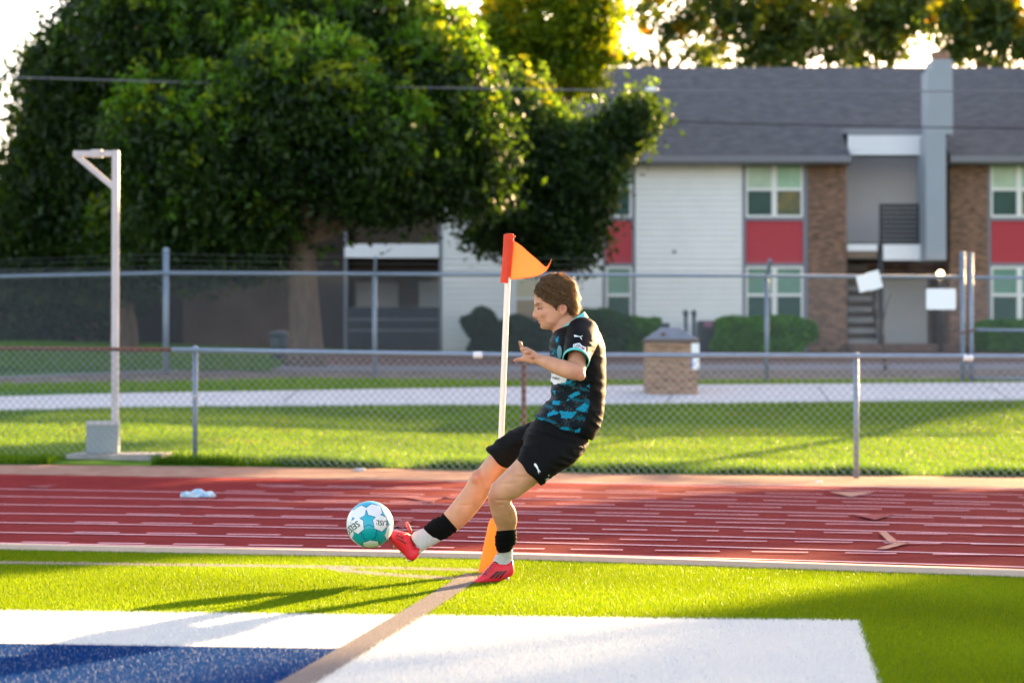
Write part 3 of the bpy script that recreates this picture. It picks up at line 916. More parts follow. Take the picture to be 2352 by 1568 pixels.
gb = MB(); gb.box(xc, xd, ye - .1, ye, ze - .17, ze - .02); gb.build('gutter', M['gutter'], root)
gb = MB(); gb.box(xb, xc, ym - .1, ym, zm - .17, zm - .02); gb.build('gutter', M['gutter'], root)
sf = MB(); sf.box(xa, xb, ye, yB + .1, ze - .2, ze - .15); sf.build('soffit', M['trim'], root)
sf = MB(); sf.box(xc, xd, ye, yB + .1, ze - .2, ze - .15); sf.build('soffit', M['trim'], root)
for x_ in (xa, xd):
    mb = MB(); mb.add([(x_, ye, ze - .15), (x_, 72.7, ze - .15), (x_, yrd, zr - .1), (x_ + .1, ye, ze - .15), (x_ + .1, 72.7, ze - .15), (x_ + .1, yrd, zr - .1)], [(0, 1, 2), (3, 5, 4), (0, 2, 5, 3), (1, 4, 5, 2), (0, 3, 4, 1)]); mb.build('gable', M['siding'], root)

# lamp post by the stairs
yl = 58.6
root = thing('lamp_post', (X(2160, yl), yl, float(zt(11, yl))), 'short dark lamp post with a lit warm globe by the stairs', 'lamp post')
mb = MB(); mb.tube([(X(2161, yl), yl, float(zt(11, yl)) - .05), (X(2161, yl), yl, Z(640, yl))], .05, 10); mb.build('pole', M['rail_dark'], root, True)
mb = MB(); mb.ell((X(2160.5, yl), yl, Z(631, yl)), (.085, .085, .11), 16, 10); mb.build('globe', M['lamp'], root, True)

# air conditioner and meters
ya = 58.6
root = thing('air_conditioner', (X(1625, ya), ya, float(zt(5, ya))), 'dark boxy air conditioning unit against the white siding', 'air conditioner')
mb = MB(); mb.box(X(1604, ya), X(1645, ya), ya, ya + .6, float(zt(5, ya)) - .02, Z(736, ya)); mb.build('casing', M['ac'], root, bevel=.02)
mb = MB()
for k in range(12):
    z = Z(795 - k * 4.6, ya); mb.box(X(1607, ya), X(1642, ya), ya - .012, ya - .001, z, z + .02)
mb.build('grille', M['rail_dark'], root)
mb = MB(); mb.box(X(1617, ya), X(1636, ya), ya - .02, ya - .013, Z(750, ya), Z(739, ya)); mb.build('label_plate', M['ac_label'], root)
for u, lab in ((1575, 'left of the two grey gas meters by the air conditioner'), (1594, 'right of the two grey gas meters, nearer the air conditioner')):
    root = thing('gas_meter', (X(u, ya), ya, float(zt(5, ya))), lab, 'gas meter', 'gas meters')
    mb = MB(); mb.ell((X(u, ya), ya, Z(719, ya)), (.07, .06, .09), 14, 8); mb.build('head', M['ac'], root, True)
    mb = MB(); mb.tube([(X(u, ya), ya, Z(726, ya)), (X(u, ya), ya, float(zt(5, ya)) - .03)], .045, 10); mb.build('pipe', M['ac'], root, True)
mb = MB(); mb.box(X(1496, ya), X(1540, ya), ya + .2, ya + .8, float(zt(4, ya)) - .02, Z(741, ya))
tag(mb.build('cabinet', M['ac'], bevel=.02), 'low dark cabinet partly behind the litter bin lid', 'cabinet')

# ================================================================== hedges
def leaf_mesh(name, Cn, Cc, size, m, parent, seed, droop=0.0):
    r = np.random.default_rng(seed)
    n = len(Cn)
    a = r.normal(size=(n, 3)); a /= np.linalg.norm(a, axis=1)[:, None]
    a[:, 2] -= droop
    b = r.normal(size=(n, 3)); b -= a * (np.sum(a * b, 1) / np.sum(a * a, 1))[:, None]; b /= np.linalg.norm(b, axis=1)[:, None]
    s = (size * (.6 + .8 * r.random(n)))[:, None]
    V = np.empty((n, 4, 3))
    V[:, 0] = Cn - a * s; V[:, 1] = Cn + b * s * .5; V[:, 2] = Cn + a * s; V[:, 3] = Cn - b * s * .5
    me = big_mesh(name, V.reshape(-1, 3), np.arange(4 * n).reshape(n, 4), 4)
    vcol(me, 'Col', np.repeat(Cc, 4, axis=0))
    return link(name, me, m, parent)

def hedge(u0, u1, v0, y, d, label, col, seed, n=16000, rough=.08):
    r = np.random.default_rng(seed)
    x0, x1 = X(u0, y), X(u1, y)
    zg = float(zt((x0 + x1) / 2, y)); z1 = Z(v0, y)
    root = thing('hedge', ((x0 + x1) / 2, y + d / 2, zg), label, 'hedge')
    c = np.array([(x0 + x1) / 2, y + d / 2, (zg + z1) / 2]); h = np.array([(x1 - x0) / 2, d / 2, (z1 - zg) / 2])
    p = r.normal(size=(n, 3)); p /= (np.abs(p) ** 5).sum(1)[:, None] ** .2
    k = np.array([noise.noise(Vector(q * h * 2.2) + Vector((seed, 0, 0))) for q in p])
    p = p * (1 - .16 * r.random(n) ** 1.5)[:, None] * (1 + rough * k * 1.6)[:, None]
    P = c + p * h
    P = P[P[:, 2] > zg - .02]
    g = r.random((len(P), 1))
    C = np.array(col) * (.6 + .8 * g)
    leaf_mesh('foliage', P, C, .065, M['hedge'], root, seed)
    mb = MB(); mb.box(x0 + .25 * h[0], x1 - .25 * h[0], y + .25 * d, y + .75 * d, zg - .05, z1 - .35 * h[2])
    mb.build('stem', M['bark'], root)
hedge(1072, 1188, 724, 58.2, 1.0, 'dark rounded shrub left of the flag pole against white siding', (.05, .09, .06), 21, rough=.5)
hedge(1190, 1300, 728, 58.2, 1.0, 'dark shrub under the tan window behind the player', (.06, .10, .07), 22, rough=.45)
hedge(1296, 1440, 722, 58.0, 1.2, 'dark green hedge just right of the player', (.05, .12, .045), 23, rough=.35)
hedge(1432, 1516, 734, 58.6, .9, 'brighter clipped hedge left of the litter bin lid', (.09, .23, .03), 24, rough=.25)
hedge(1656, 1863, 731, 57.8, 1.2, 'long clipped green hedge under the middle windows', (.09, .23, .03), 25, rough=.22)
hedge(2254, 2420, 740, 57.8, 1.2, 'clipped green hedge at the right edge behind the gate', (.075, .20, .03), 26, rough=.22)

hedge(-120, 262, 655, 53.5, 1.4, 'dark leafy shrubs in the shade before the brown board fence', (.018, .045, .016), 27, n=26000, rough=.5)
# ================================================================== brown shed wall and board fence at left
ysd = 55
x0, x1 = X(420, ysd), X(664, ysd)
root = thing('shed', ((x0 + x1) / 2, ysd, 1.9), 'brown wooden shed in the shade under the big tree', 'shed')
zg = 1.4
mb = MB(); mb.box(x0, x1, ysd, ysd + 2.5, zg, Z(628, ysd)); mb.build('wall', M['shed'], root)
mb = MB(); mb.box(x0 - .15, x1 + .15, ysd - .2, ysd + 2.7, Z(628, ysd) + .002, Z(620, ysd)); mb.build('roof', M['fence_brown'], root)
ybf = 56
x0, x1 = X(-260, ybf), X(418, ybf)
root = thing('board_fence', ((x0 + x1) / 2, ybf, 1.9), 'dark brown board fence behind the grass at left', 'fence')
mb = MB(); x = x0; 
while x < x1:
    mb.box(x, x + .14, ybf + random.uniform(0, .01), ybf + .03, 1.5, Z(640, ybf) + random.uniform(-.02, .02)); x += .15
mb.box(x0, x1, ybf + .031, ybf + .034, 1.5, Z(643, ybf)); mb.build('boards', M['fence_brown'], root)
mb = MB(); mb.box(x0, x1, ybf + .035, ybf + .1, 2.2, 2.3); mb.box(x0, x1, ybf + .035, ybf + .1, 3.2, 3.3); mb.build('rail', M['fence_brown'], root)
yk = 47
root = thing('barrel', (X(640, yk), yk, float(zt(-5, yk))), 'dark blue green barrel with a domed lid left of the big trunk', 'barrel')
zg = float(zt(-5, yk))
mb = MB(); mb.tube([(X(644, yk), yk, zg - .03), (X(644, yk), yk, Z(785, yk)), (X(643, yk), yk, Z(772, yk))], [.17, .2, .2], 16); mb.build('body', M['ac'], root, True)
mb = MB(); mb.ell((X(641, yk), yk, Z(770, yk)), (.22, .22, .1), 16, 8); mb.build('lid', M['ac'], root, True)

# ================================================================== overhead cables
def cable(pts, r, m, label, y=50):
    mb = MB(); P = [Vector((X(u, y), y, Z(v, y))) for u, v in pts]
    xs_ = np.array([p.x for p in P]); zs_ = np.array([p.z for p in P])
    c = np.polyfit(xs_, zs_, min(3, len(P) - 1)); X_ = np.linspace(xs_[0], xs_[-1], 40)
    mb.tube([(x, y, np.polyval(c, x)) for x in X_], r, 6)
    return tag(mb.build('cable', m, smooth=True), label, 'cable', 'overhead cables')
cable([(-700, 150), (110, 180), (700, 195), (1100, 205), (1500, 209), (2352, 208), (3000, 200)], .013, M['cable'], 'thicker pale overhead cable crossing the roof just below the ridge', 43.5)
cable([(-700, 195), (0, 213), (1180, 268), (1400, 277), (2352, 290), (3000, 290)], .016, M['cable_dark'], 'dark overhead cable crossing the middle of the shingle roof', 52)
y = 43.45; mb = MB(); mb.ell((X(1497, y), y, Z(206, y)), (.13, .05, .05), 14, 8)
tag(mb.build('splice_box', M['white'], smooth=True), 'small white splice case hanging on the pale cable', 'splice case')
# ================================================================== trees
def limb(mb, p, q, r0, r1, seed, n=7, wob=.12):
    r = random.Random(seed); p, q = Vector(p), Vector(q); L = (q - p).length
    pts = []
    for i in range(n):
        t = i / (n - 1)
        w = wob * L * math.sin(math.pi * t) * .5
        pts.append(p.lerp(q, t) + Vector((r.uniform(-w, w), r.uniform(-w, w), r.uniform(-w, w) + .1 * L * math.sin(math.pi * t) * .3)))
    mb.tube(pts, [r0 + (r1 - r0) * (i / (n - 1)) ** .8 for i in range(n)], 9)

def tree(label, U, y, rt, lobes, nleaf, lsize, c0, c1, seed, sprigs=0, csp=(.12, .24, .02), fork=.45, group=None, clump=.42, lm='leaf', sparse=1.0, trunkz=None, name='tree', droop=.2):
    """lobes: (U,V,rU,rV,dy[,ry]) measured at depth y+dy"""
    r = np.random.default_rng(seed)
    bx, by = X(U, y), y
    bz = float(zt(bx, by))
    root = thing(name, (bx, by, bz), label, 'tree', group)
    LB = []
    for lb_ in lobes:
        u, v, ru, rv, dy = lb_[:5]
        yy = y + dy; s = F_PX / yy
        c = at(u, v, yy); LB.append((np.array(c), np.array([ru / s, (lb_[5] if len(lb_) > 5 else (ru + rv) / 2 / s), rv / s])))
    vol = np.array([np.prod(l[1]) ** (2 / 3) for l in LB]); vol /= vol.sum()
    P = []; C = []
    for (c, rr), w in zip(LB, vol):
        nl = int(nleaf * w); nc = max(6, int(nl / 45 * sparse))
        d = r.normal(size=(nc, 3)); d /= np.linalg.norm(d, axis=1)[:, None]
        rad = r.random(nc) ** .33; rad = np.where(r.random(nc) < .6, .75 + .3 * r.random(nc), rad)
        cc = c + d * rr * rad[:, None]
        per = nl // nc
        q = r.normal(size=(nc, per, 3)) * clump * np.array([.6, .6, .45])
        q[..., 2] += -.1 * np.abs(q[..., 0])
        P.append((cc[:, None] + q).reshape(-1, 3))
        k = r.random((nc, 1)) ** 1.4
        col = (np.array(c0) * (1 - k) + np.array(c1) * k)
        C.append((col[:, None] * (.7 + .6 * r.random((nc, per, 1)))).reshape(-1, 3))
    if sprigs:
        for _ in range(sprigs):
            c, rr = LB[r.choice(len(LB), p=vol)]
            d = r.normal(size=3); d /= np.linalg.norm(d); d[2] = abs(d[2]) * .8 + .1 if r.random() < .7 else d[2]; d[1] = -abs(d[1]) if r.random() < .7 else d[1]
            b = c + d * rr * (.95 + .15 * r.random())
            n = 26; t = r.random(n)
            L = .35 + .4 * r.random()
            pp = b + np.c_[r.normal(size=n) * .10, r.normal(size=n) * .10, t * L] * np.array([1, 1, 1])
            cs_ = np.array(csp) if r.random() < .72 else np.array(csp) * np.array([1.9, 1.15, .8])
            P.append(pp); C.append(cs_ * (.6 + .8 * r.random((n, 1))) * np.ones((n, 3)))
    P = np.vstack(P); C = np.vstack(C)
    ok = P[:, 2] > zt(P[:, 0], P[:, 1]) + .4
    leaf_mesh('crown', P[ok], C[ok], lsize, M[lm], root, seed, droop)
    mb = MB()
    top = np.mean([l[0] for l in LB], 0)
    fz = trunkz if trunkz is not None else bz + (min(l[0][2] - l[1][2] for l in LB) - bz) * 1.0
    fz = max(fz, bz + 1.2)
    fk = Vector((bx + (top[0] - bx) * .15, by, fz))
    mb.tube([(bx, by, bz - .15), (bx, by, bz + .15), (bx + .02, by, bz + .6), tuple(fk * .5 + Vector((bx, by, bz + .6)) * .5), tuple(fk)], [rt * 1.6, rt * 1.3, rt * 1.05, rt * .95, rt * .8], 14)
    for i, (c, rr) in enumerate(LB):
        limb(mb, fk, c, rt * .38, rt * .08, seed * 31 + i)
        for j in range(2):
            d = Vector(r.normal(size=3)); d.normalize()
            e = Vector(c) + Vector((d.x * rr[0], d.y * rr[1], abs(d.z) * rr[2])) * .8
            limb(mb, c, e, rt * .1, rt * .03, seed * 77 + i * 5 + j, 5)
    mb.build('trunk', M['bark'], root, True)
    return root

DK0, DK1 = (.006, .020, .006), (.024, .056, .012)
# big bright-tipped tree in front
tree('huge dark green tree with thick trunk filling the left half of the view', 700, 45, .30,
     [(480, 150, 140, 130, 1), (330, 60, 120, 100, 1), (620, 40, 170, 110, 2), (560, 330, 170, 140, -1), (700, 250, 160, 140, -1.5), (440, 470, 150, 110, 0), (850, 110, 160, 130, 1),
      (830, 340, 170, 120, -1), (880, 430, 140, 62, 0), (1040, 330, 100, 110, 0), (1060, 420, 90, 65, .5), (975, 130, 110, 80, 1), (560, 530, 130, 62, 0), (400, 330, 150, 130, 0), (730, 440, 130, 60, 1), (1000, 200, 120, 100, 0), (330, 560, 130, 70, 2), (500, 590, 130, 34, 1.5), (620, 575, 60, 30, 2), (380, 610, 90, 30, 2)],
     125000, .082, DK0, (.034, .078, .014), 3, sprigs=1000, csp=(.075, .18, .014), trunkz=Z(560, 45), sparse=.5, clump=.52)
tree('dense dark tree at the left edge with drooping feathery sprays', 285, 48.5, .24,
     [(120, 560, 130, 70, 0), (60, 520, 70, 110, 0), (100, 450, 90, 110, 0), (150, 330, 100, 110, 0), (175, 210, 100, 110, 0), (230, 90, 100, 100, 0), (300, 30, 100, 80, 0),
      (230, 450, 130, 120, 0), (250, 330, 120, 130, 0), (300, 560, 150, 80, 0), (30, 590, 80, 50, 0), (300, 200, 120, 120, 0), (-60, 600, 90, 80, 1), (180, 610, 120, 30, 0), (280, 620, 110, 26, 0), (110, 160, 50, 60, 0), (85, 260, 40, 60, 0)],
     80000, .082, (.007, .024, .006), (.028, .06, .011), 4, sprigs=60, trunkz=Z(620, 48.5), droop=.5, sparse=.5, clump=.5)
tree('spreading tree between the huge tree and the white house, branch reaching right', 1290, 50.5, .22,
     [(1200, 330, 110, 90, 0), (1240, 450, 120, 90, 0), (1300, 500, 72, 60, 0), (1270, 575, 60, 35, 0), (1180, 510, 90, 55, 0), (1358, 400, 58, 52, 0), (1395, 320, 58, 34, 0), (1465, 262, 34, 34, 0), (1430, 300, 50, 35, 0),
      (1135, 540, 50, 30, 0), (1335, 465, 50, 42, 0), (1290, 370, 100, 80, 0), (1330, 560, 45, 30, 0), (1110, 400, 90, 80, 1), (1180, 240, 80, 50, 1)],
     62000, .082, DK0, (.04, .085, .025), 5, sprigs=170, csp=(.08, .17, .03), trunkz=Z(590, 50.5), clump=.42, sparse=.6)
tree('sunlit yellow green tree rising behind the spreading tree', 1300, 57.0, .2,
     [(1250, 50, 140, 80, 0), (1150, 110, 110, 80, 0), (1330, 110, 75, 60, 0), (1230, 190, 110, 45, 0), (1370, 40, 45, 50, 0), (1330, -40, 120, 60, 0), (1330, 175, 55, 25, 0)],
     22000, .09, (.05, .10, .010), (.15, .21, .010), 6, lm='leaf_lit', sprigs=110, csp=(.16, .22, .01), trunkz=Z(300, 57), clump=.36)  # sunlight on this crown put into its yellow leaf colours
# trees beyond the roof
grp = 'trees beyond the apartment roof'
bt = [('loose see-through tree above the left end of the roof', 1520, 80, [(1440, 100, 50, 70, 0), (1520, 40, 110, 50, 0), (1600, 110, 90, 60, 0), (1450, 20, 60, 40, 0), (1640, 20, 90, 60, 0), (1560, -60, 160, 60, 0)], 3000, .45),
      ('dark dense tree above the roof centre', 1760, 78, [(1720, 110, 80, 50, 0), (1800, 70, 90, 80, 0), (1860, 20, 90, 70, 0), (1700, 10, 80, 50, 0), (1880, 100, 60, 50, 0)], 6500, .5),
      ('broad dark tree left of the chimney top', 2020, 82, [(1990, 30, 100, 70, 0), (2070, 40, 90, 60, 0), (2000, 110, 80, 45, 0), (1950, 90, 50, 60, 0), (2120, 10, 80, 50, 0)], 6000, .5),
      ('ragged tree behind and right of the chimney', 2260, 76, [(2200, 70, 70, 50, 0), (2270, 110, 90, 50, 0), (2240, 20, 80, 40, 0), (2330, 60, 50, 60, 0), (2390, 120, 70, 60, 0)], 4800, .45)]
for i, (lab, u, y, lbs, n, spz) in enumerate(bt):
    tree(lab, u, y, .28, lbs, n, .14, (.018, .042, .012), (.06, .10, .02), 40 + i, sprigs=40, csp=(.15, .18, .01), trunkz=Z(200, y), clump=.5, sparse=spz, group=grp)
# unseen trees at the right, placed and shaped to shade track and foreground
def crown_at(p, L, h, rr): # p: across the sun's direction, L: along it
    h = h + (math.tan(SUN_EL) - .2126) * (L - 9) * (h > 0)
    sx, sy = math.sin(SUN_AZ), math.cos(SUN_AZ)
    return (p * sy + L * sx, -p * sx + L * sy, h)
def shade_tree(label, p, L, blobs, n, seed, rt=.17):
    r = np.random.default_rng(seed)
    bx, by, _ = crown_at(p, L, 0, 0)
    bz = float(zt(bx, by)); root = thing('tree', (bx, by, bz), label, 'tree', 'unseen trees right of the view')
    P = []
    vol = np.array([b_[3] for b_ in blobs], float) ** 2; vol /= vol.sum()
    mb = MB(); mb.tube([(bx, by, bz - .1), (bx, by, bz + 1), (bx, by, blobs[0][2])], [rt * 1.3, rt, rt * .5], 10)
    for (bp, bl, bh, br), w in zip(blobs, vol):
        c = np.array(crown_at(bp, bl, bh, 0)); nn_ = int(n * w); d = r.normal(size=(nn_, 3)); d /= np.linalg.norm(d, axis=1)[:, None]
        P.append(c + d * (br * r.random(nn_) ** .4)[:, None])
        limb(mb, (bx, by, blobs[0][2] - 2.5), c, rt * .4, .05, seed)
    P = np.vstack(P); C = np.array(DK1) * (.6 + .8 * r.random((len(P), 1)))
    leaf_mesh('crown', P, C, .2, M['leaf'], root, seed)
    mb.build('trunk', M['bark'], root, True)
shade_tree('unseen tall tree at right placed to shade the track', -12, 55, [(-12.6, 55, 9.8, 2.0), (-9.9, 55, 10.1, 1.8), (-15.3, 56, 9.5, 1.8), (-17.9, 56, 9.2, 1.7), (-8.0, 55, 8.5, 1.1), (-6.3, 55, 8.2, 1.15), (-4.7, 55, 8.2, 1.15), (-12, 56, 11.6, 1.8)], 22000, 61)
shade_tree('unseen broad tree at right placed to shade the near turf', 0, 52, [(-1.5, 52, 10.0, 3.2), (2.5, 52, 9.6, 3.8), (5, 53, 8.2, 4), (-1.7, 53, 7.6, 2.9), (1, 53, 6.2, 3.0), (-1.2, 52, 12.3, 2.5)], 30000, 62)
# ================================================================== sculpting helpers
Y0 = 11.07
def PD(U, V, dy=0.0): return at(U, V, Y0 + dy)

def catmull(A, sub):
    A = np.asarray(A, float); n = len(A); out = []
    for i in range(n - 1):
        p0, p1, p2, p3 = A[max(i - 1, 0)], A[i], A[i + 1], A[min(i + 2, n - 1)]
        for k in range(sub):
            t = k / sub
            out.append(.5 * ((2 * p1) + (-p0 + p2) * t + (2 * p0 - 5 * p1 + 4 * p2 - p3) * t * t + (-p0 + 3 * p1 - 3 * p2 + p3) * t ** 3))
    out.append(A[-1]); return np.array(out)

def loft(mb, secs, n=28, sub=5, e=2.2, taper=0.0, cap=True):
    """secs: (Fu, Fv, Bu, Bv, halfwidth_m, dy[, dyB]) side outline pairs, smooth rings through them"""
    rows = []
    for s_ in secs:
        dyb = s_[6] if len(s_) > 6 else s_[5]
        a = PD(s_[0], s_[1], s_[5]); b = PD(s_[2], s_[3], dyb)
        rows.append([*a, *b, s_[4]])
    R = catmull(rows, sub)
    vs = []; fs = []
    m = len(R)
    for r in R:
        A_, B_, w = r[:3], r[3:6], max(r[6], .001)
        c = (A_ + B_) / 2; a = (A_ - B_) / 2
        for k in range(n):
            t = 2 * math.pi * k / n
            ct, st = math.cos(t), math.sin(t)
            x = math.copysign(abs(ct) ** (2 / e), ct); y = math.copysign(abs(st) ** (2 / e), st)
            vs.append(tuple(c + a * x + np.array([0, w * y * (1 - taper * x), 0])))
    for i in range(m - 1):
        for k in range(n):
            fs.append((i * n + k, i * n + (k + 1) % n, (i + 1) * n + (k + 1) % n, (i + 1) * n + k))
    if cap:
        for i, rev in ((0, True), (m - 1, False)):
            c = np.mean(vs[i * n:(i + 1) * n], 0); ci = len(vs); vs.append(tuple(c))
            for k in range(n):
                f = (i * n + k, i * n + (k + 1) % n, ci)
                fs.append(f if rev else f[::-1])
    mb.add(vs, fs)

def tubeP(mb, pts, rad, n=14, sub=4):
    """pts: (U,V,dy)"""
    P = catmull([[*PD(*p), r] for p, r in zip(pts, rad)], sub)
    mb.tube([tuple(p[:3]) for p in P], [float(p[3]) for p in P], n)
    mb.ell(tuple(P[0][:3]), (P[0][3],) * 3, 12, 8); mb.ell(tuple(P[-1][:3]), (P[-1][3],) * 3, 12, 8)

def fuse(mb, voxel, smooth=4, fac=.5):
    me = mb.mesh('tmp')
    bm = bmesh.new(); bm.from_mesh(me); bmesh.ops.recalc_face_normals(bm, faces=bm.faces); bm.to_mesh(me); bm.free()
    o = bpy.data.objects.new('tmp', me); S.collection.objects.link(o)
    r = o.modifiers.new('r', 'REMESH'); r.mode = 'VOXEL'; r.voxel_size = voxel; r.adaptivity = 0
    if smooth:
        s_ = o.modifiers.new('s', 'SMOOTH'); s_.factor = fac; s_.iterations = smooth
    dg = bpy.context.evaluated_depsgraph_get()
    out = bpy.data.meshes.new_from_object(o.evaluated_get(dg))
    bpy.data.objects.remove(o)
    out.materials.clear()
    return out

def verts(me):
    a = np.empty(len(me.vertices) * 3, np.float32); me.vertices.foreach_get('co', a); return a.reshape(-1, 3).astype(float)
def normals(me):
    a = np.empty(len(me.vertices) * 3, np.float32); me.vertices.foreach_get('normal', a); return a.reshape(-1, 3).astype(float)
def setv(me, V):
    me.vertices.foreach_set('co', V.astype(np.float32).ravel()); me.update()
def to_uv(V):
    """side-view drawing coordinates of world points"""
    c, s = math.cos(PITCH), math.sin(PITCH)
    d = V - np.array([0, 0, CAM_Z])
    f = d[:, 1] * c + d[:, 2] * s; u = -d[:, 1] * s + d[:, 2] * c
    return np.c_[IW / 2 + F_PX * d[:, 0] / f, IH / 2 - F_PX * u / f]
def inpoly(P, poly):
    r = np.zeros(len(P), bool); n = len(poly)
    for i in range(n):
        x0, y0 = poly[i]; x1, y1 = poly[(i + 1) % n]
        c = ((y0 > P[:, 1]) != (y1 > P[:, 1])) & (P[:, 0] < (x1 - x0) * (P[:, 1] - y0) / (y1 - y0 + 1e-12) + x0)
        r ^= c
    return r
def fnoise(V, sc, seed=0):
    o = Vector((seed * 7.3, seed * 3.1, seed))
    return np.array([noise.noise(Vector((v[0] * sc[0], v[1] * sc[1], v[2] * sc[2])) + o) for v in V])
def bvh_of(me):
    return BVHTree.FromPolygons([v.co.copy() for v in me.vertices], [tuple(p.vertices) for p in me.polygons])

def decal(name, polys, bvh, m, parent, off=.0022, dy=-1.2, sub=2, thick=False):
    """flat drawn shapes pressed onto a surface, seen from the player's left side"""
    bm = bmesh.new()
    for poly in polys:
        vs = [bm.verts.new((u, v, 0)) for u, v in poly]
        bm.faces.new(vs)
    bmesh.ops.triangulate(bm, faces=bm.faces)
    for _ in range(sub):
        bmesh.ops.subdivide_edges(bm, edges=bm.edges, cuts=1, use_grid_fill=True)
    last = None
    for v in bm.verts:
        a = PD(v.co.x, v.co.y, dy); d = ray(v.co.x, v.co.y).normalized()
        h = bvh.ray_cast(a, d, 3)
        if h[0] is not None: v.co = h[0] - d * off; last = v.co.copy()
        elif last is not None: v.co = bvh.find_nearest(PD(v.co.x, v.co.y, last.y - Y0))[0] - d * off
        else: v.co = bvh.find_nearest(PD(v.co.x, v.co.y, -.2))[0] - d * off
    me = bpy.data.meshes.new(name); bm.to_mesh(me); bm.free()
    return link(name, me, m, parent)

def text_polys(txt, cx, cy, h, rot=0.0, sx=1.0, flip=False, shear=0.0):
    """glyphs as triangles in drawing coordinates (V grows downwards)"""
    cu = bpy.data.curves.new('t', 'FONT'); cu.body = txt; cu.size = 1; cu.align_x = 'CENTER'; cu.align_y = 'CENTER'; cu.resolution_u = 2; cu.offset = .012
    o = bpy.data.objects.new('t', cu); S.collection.objects.link(o)
    me = bpy.data.meshes.new_from_object(o.evaluated_get(bpy.context.evaluated_depsgraph_get()))
    bpy.data.objects.remove(o)
    c, s_ = math.cos(rot), math.sin(rot)
    out = []
    vv = [(v.co.x * h * 1.4 * sx + shear * v.co.y * h, v.co.y * h * 1.4) for v in me.vertices]
    for p in me.polygons:
        q = []
        for i in p.vertices:
            x, y = vv[i]
            if flip: x = -x
            x, y = x * c - y * s_, x * s_ + y * c
            q.append((cx + x, cy - y))
        out.append(q)
    return out

# ------------------------------------------------------------------ player materials
M['skin'] = mat('skin', (.56, .30, .20), .48, .07, 30, .12, 250, sss=.12, spec=.4, attr='Col')
M['skin_lid'] = mat('eyelid_skin', (.50, .23, .15), .5, sss=.1)
M['hair'] = mat('brown_hair', (.062, .036, .020), .6, .6, 60, .8, 120, spec=.12, stretch=(.3, 1, 1))
M['hair_strand'] = mat('hair_strand', (.165, .098, .052), .5, .8, 70, spec=.15, trans=.4, tcol=(.36, .18, .06))
M['shirt'] = mat('shirt_print', (.02, .02, .02), .62, attr='Col', bump=.15, bscale=420, spec=.10)
M['shorts'] = mat('black_shorts_cloth', (.0045, .0045, .0055), .75, .2, 8, .25, 240, spec=.12)
M['teal'] = mat('teal_rib_knit', (.12, .60, .57), .7, .06, 60, .25, 400)
M['black_sock'] = mat('black_sock_knit', (.004, .004, .005), .9, .2, 30, .5, 350, spec=.1)
M['white_sock'] = mat('white_sock_knit', (.62, .62, .65), .9, .08, 30, .6, 300, stretch=(3, 3, .4))
M['boot'] = mat('coral_red_boot', (.84, .022, .034), .38, .08, 20, .1, 120, spec=.35, col2=(.76, .028, .060))
M['boot_dark'] = mat('dark_stripe', (.035, .012, .03), .5)
M['sole'] = mat('pale_stud', (.45, .42, .30), .35)
M['lace'] = mat('coral_lace', (.85, .07, .10), .6)
M['eye_white'] = mat('eye_white', (.6, .55, .52), .2)
M['eye_dark'] = mat('iris', (.02, .013, .01), .15)
M['brow'] = mat('eyebrow', (.10, .045, .025), .8)
M['lip'] = mat('lip', (.42, .15, .12), .45)
M['emblem_white'] = mat('white_print', (.80, .82, .86), .5)
M['emblem_navy'] = mat('navy_print', (.01, .02, .06), .5)
M['emblem_red'] = mat('red_print', (.50, .01, .06), .5)

player = thing('person', (PD(1290, 1010).x, 11.0, 0), 'footballer in black and teal kit leaning back as he kicks the ball', 'person')

# ------------------------------------------------------------------ body (one continuous skin)
mb = MB()
# torso core
loft(mb, [(1240, 960, 1350, 1010, .12, -.14), (1275, 915, 1378, 935, .125, -.15), (1275, 860, 1380, 860, .13, -.16), (1275, 800, 1378, 795, .14, -.17), (1280, 770, 1365, 755, .12, -.17), (1288, 752, 1345, 735, .07, -.17)])
# pelvis and kicking (right, far) leg
loft(mb, [(1225, 985, 1330, 1035, .13, -.12), (1180, 1000, 1270, 1050, .10, -.02), (1148, 1015, 1205, 1062, .078, .04), (1122, 1046, 1164, 1083, .068, .07), (1098, 1076, 1143, 1108, .058, .085), (1080, 1092, 1131, 1124, .053, .09),
          (1070, 1113, 1122, 1137, .050, .10), (1046, 1145, 1101, 1168, .054, .115), (1021, 1176, 1072, 1200, .050, .12), (997, 1200, 1035, 1228, .041, .12), (977, 1217, 1006, 1240, .035, .11), (954, 1228, 980, 1255, .031, .10)], n=24, sub=4)
# standing (left, near) leg
loft(mb, [(1225, 1000, 1340, 1040, .12, -.20), (1203, 1030, 1290, 1080, .095, -.25), (1184, 1057, 1241, 1105, .082, -.27), (1160, 1081, 1214, 1125, .072, -.275), (1139, 1103, 1190, 1142, .062, -.275), (1121, 1132, 1174, 1150, .056, -.265),
          (1124, 1160, 1184, 1170, .053, -.23), (1132, 1190, 1188, 1194, .052, -.18), (1141, 1216, 1184, 1216, .046, -.12), (1142, 1250, 1180, 1245, .040, -.06), (1139, 1272, 1175, 1268, .034, -.02), (1135, 1292, 1174, 1292, .033, 0)], n=24, sub=4)
# knees: cap bulges
mb.ell(PD(1097, 1096, .065), (.032, .036, .040), 14, 10)
mb.ell(PD(1142, 1124, -.285), (.034, .036, .042), 14, 10)
# near (left) arm
tubeP(mb, [(1334, 772, -.32), (1328, 805, -.38), (1325, 835, -.44), (1325, 852, -.475), (1312, 851, -.49), (1285, 843, -.47), (1260, 833, -.435), (1240, 826, -.405), (1228, 821, -.39)],
      [.058, .049, .043, .039, .0405, .038, .0315, .0245, .0235], 18)
mb.ell(PD(1333, 862, -.49), (.024, .026, .026), 12, 8)
